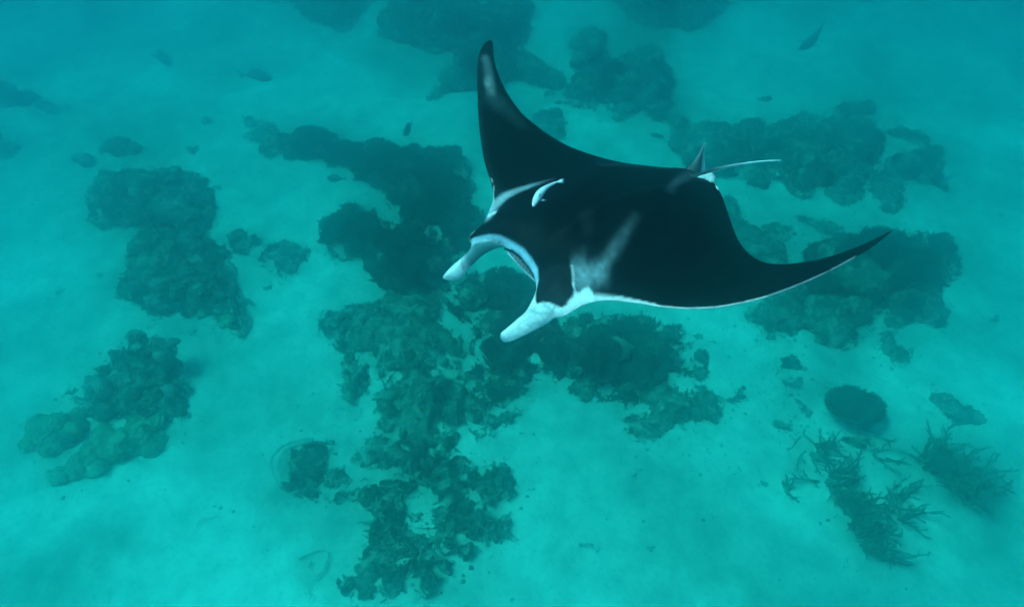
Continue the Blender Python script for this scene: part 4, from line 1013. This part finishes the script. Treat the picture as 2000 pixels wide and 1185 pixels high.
# tail: a long thin whip
tp = catmull([(1350,347),(1366,343),(1386,335),(1412,327.5),(1440,322),(1470,317.5),(1500,314.5),(1524,313.5)], False, sub=8)
zt = float(on_mid([(1366, 343)])[0][2]) + 0.02; T3 = at_z(tp, zt); mb = MB(); rr_ = 0.0035 + 0.0145 * (1 - np.linspace(0, 1, len(T3))) ** 1.4; mb.tube(T3, rr_, 10)
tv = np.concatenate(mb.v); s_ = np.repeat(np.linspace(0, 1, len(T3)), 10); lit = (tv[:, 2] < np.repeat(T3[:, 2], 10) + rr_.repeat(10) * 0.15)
gl_ = smooth(0.25, 0.85, s_)[:, None]; tc_ = np.where(lit[:, None], np.array([0.85, 0.92, 0.9]), np.array([0.04, 0.07, 0.08]) * (1 - gl_) + gl_ * np.array([0.75, 0.86, 0.86]))  # lit side of the tail painted pale, the rest dark near the root
joinv(tv, mb.f, tc_)

# dorsal fin
g0 = on_mid([(1334, 330)])[0]; g1 = on_mid([(1380, 331)])[0]; ap = at_z([(1376, 280)], float(g1[2]) + 0.16)[0]
lead = catmull([g0 - [0, 0, .01], g0 * 0.55 + ap * 0.45 + np.array([0.012, 0, -0.012]), ap], False, sub=9); trail = catmull([g1 - [0, 0, .03], g1 * 0.5 + ap * 0.5 + np.array([-0.010, 0, 0]), ap], False, sub=9)
fn = np.cross(g1 - g0, ap - g0); fn /= np.linalg.norm(fn); nr = 9; fv = []; fc = []
for sg in (-1, 1):
    for i in range(len(lead)):
        for k in range(nr):
            t = k / (nr - 1); p_ = lead[i] * (1 - t) + trail[i] * t; th = 0.016 * math.sin(math.pi * min(max(t, 0), 1)) ** 0.7 * (1 - i / (len(lead) - 1) * 0.8)
            fv.append(p_ + fn * sg * th)
            s2 = i / (len(lead) - 1); c_ = np.array([0.12, 0.18, 0.185]) + np.array([0.22, 0.30, 0.30]) * math.exp(-((t - 0.30) / 0.22) ** 2) * (0.35 + 0.65 * s2)
            if t > 0.8: c_ = np.array([0.75, 0.85, 0.85])
            if t < 0.07: c_ = np.array([0.008, 0.01, 0.014])
            fc.append(c_)
ff = []; ln = len(lead)
for sg in (0, 1):
    for i in range(ln - 1):
        for k in range(nr - 1):
            a = sg * ln * nr + i * nr + k; q4 = (a, a + 1, a + nr + 1, a + nr); ff.append(q4 if sg else q4[::-1])
joinv(fv, ff, np.array(fc))

mb = MB(); mb.tube(trail[2:] + (trail[2:] - lead[2:]) * 0.01, 0.0032, 6); joinv(np.concatenate(mb.v), mb.f, (0.85, 0.9, 0.9))
# pelvic fins: two soft white folds under the tail root
for (pts_, w_, c_) in [([(1362,346),(1376,341),(1389,338),(1397,345),(1396,354),(1388,356),(1376,350)], 0.016, (0.88, 0.92, 0.90)), ([(1384,350),(1392,351),(1396,355),(1391,356)], 0.010, (0.85, 0.9, 0.9)), ([(1397,362),(1402,365),(1404,371),(1400,369)], 0.006, (0.8, 0.86, 0.86))]:
    po = catmull(pts_, True, step=2.0)
    V3, F3, PX3, _ = sheet(po, 2.2, lambda P3, d: (w_ * (1 - np.exp(-d / 0.01)), w_ * (1 - np.exp(-d / 0.01))), dz=0.03)
    shade = 0.75 + 0.25 * vnoise(v3(PX3[:, 0] / 2.5, PX3[:, 1] / 5), 3)
    joinv(V3, F3, np.array(c_)[None] * shade[:, None])

mroot = bpy.data.objects.new('manta_ray', None); C.objects.link(mroot); mroot.location = tuple(MO)
tag(mroot, 'black manta ray gliding over the reef with wings raised and white head lobes open', 'manta ray')
me = mesh('manta_body', np.concatenate(Vs) - MO, Fs, M['manta'])
ca = me.color_attributes.new('Col', 'FLOAT_COLOR', 'POINT'); cc = np.concatenate(Cs); ca.data.foreach_set('color', np.column_stack([cc, np.ones(len(cc))]).ravel())
obj('body', me, mroot)
for (ex, ey, dz_) in ((921, 463, 0.010), (1102, 612, -0.03)):
    e_ = on_mid([(ex, ey)], dz_)[0]; v_e, f_e = ICO3
    eo = obj('eye', mesh('eye', v_e * 0.014, f_e, M['eye']), mroot, e_ - MO)

# ------------------------------------------------------------------ remora riding on the back
rp = catmull([(1041.5,403),(1046,393),(1052,382),(1058,374),(1066,367),(1077,360.5),(1088,355.5)], False, sub=5)
mid = on_mid(rp); tt_, _ = body_thick(mid, np.full(len(mid), 0.3)); R3 = on_mid(rp, 0.19)
n_ = len(R3); s_ = np.linspace(0, 1, n_)
wd = np.interp(s_, [0, 0.06, 0.2, 0.38, 0.55, 0.75, 1.0], [0.003, 0.011, 0.019, 0.022, 0.018, 0.011, 0.005]); hg = wd * 0.85
mb = MB(); vs, fs = fish_mesh('remora', R3, wd, hg, np.array([0.8, -0.5, 0.1]), None, 14); mb.add(vs, fs)
rroot = bpy.data.objects.new('remora', None); C.objects.link(rroot); rroot.location = tuple(R3[n_ // 2]); tag(rroot, 'slender pale remora curled along the black back of the manta', 'fish')
oc = R3[n_ // 2]
def rpart(name, outline, th, mat='remora', up=(0, 0, 1)):
    mb = MB(); slab(mb, outline - oc, np.array(up, float), th); obj(name, mb.mesh(name, M[mat]), rroot)
me = mb.mesh('remora_body', M['remora']); me.transform(Matrix.Translation(Vector(-oc))); obj('body', me, rroot)
rpart('tail_fin', on_mid([(1087,354.5),(1093,350.5),(1101,348.5),(1102.3,350),(1101.6,353),(1102.5,357),(1100,358.5),(1093,357.8),(1087,357)], 0.19), 0.006)
rpart('pectoral_fin', on_mid([(1054,389),(1060,388.5),(1069,391),(1062,393),(1055,392.5)], 0.185), 0.004)
rpart('sucker_disc', on_mid([(1052,381),(1055,377),(1056,379),(1053.5,383.5),(1051.5,384)], 0.19 + 0.018), 0.004, 'gill')
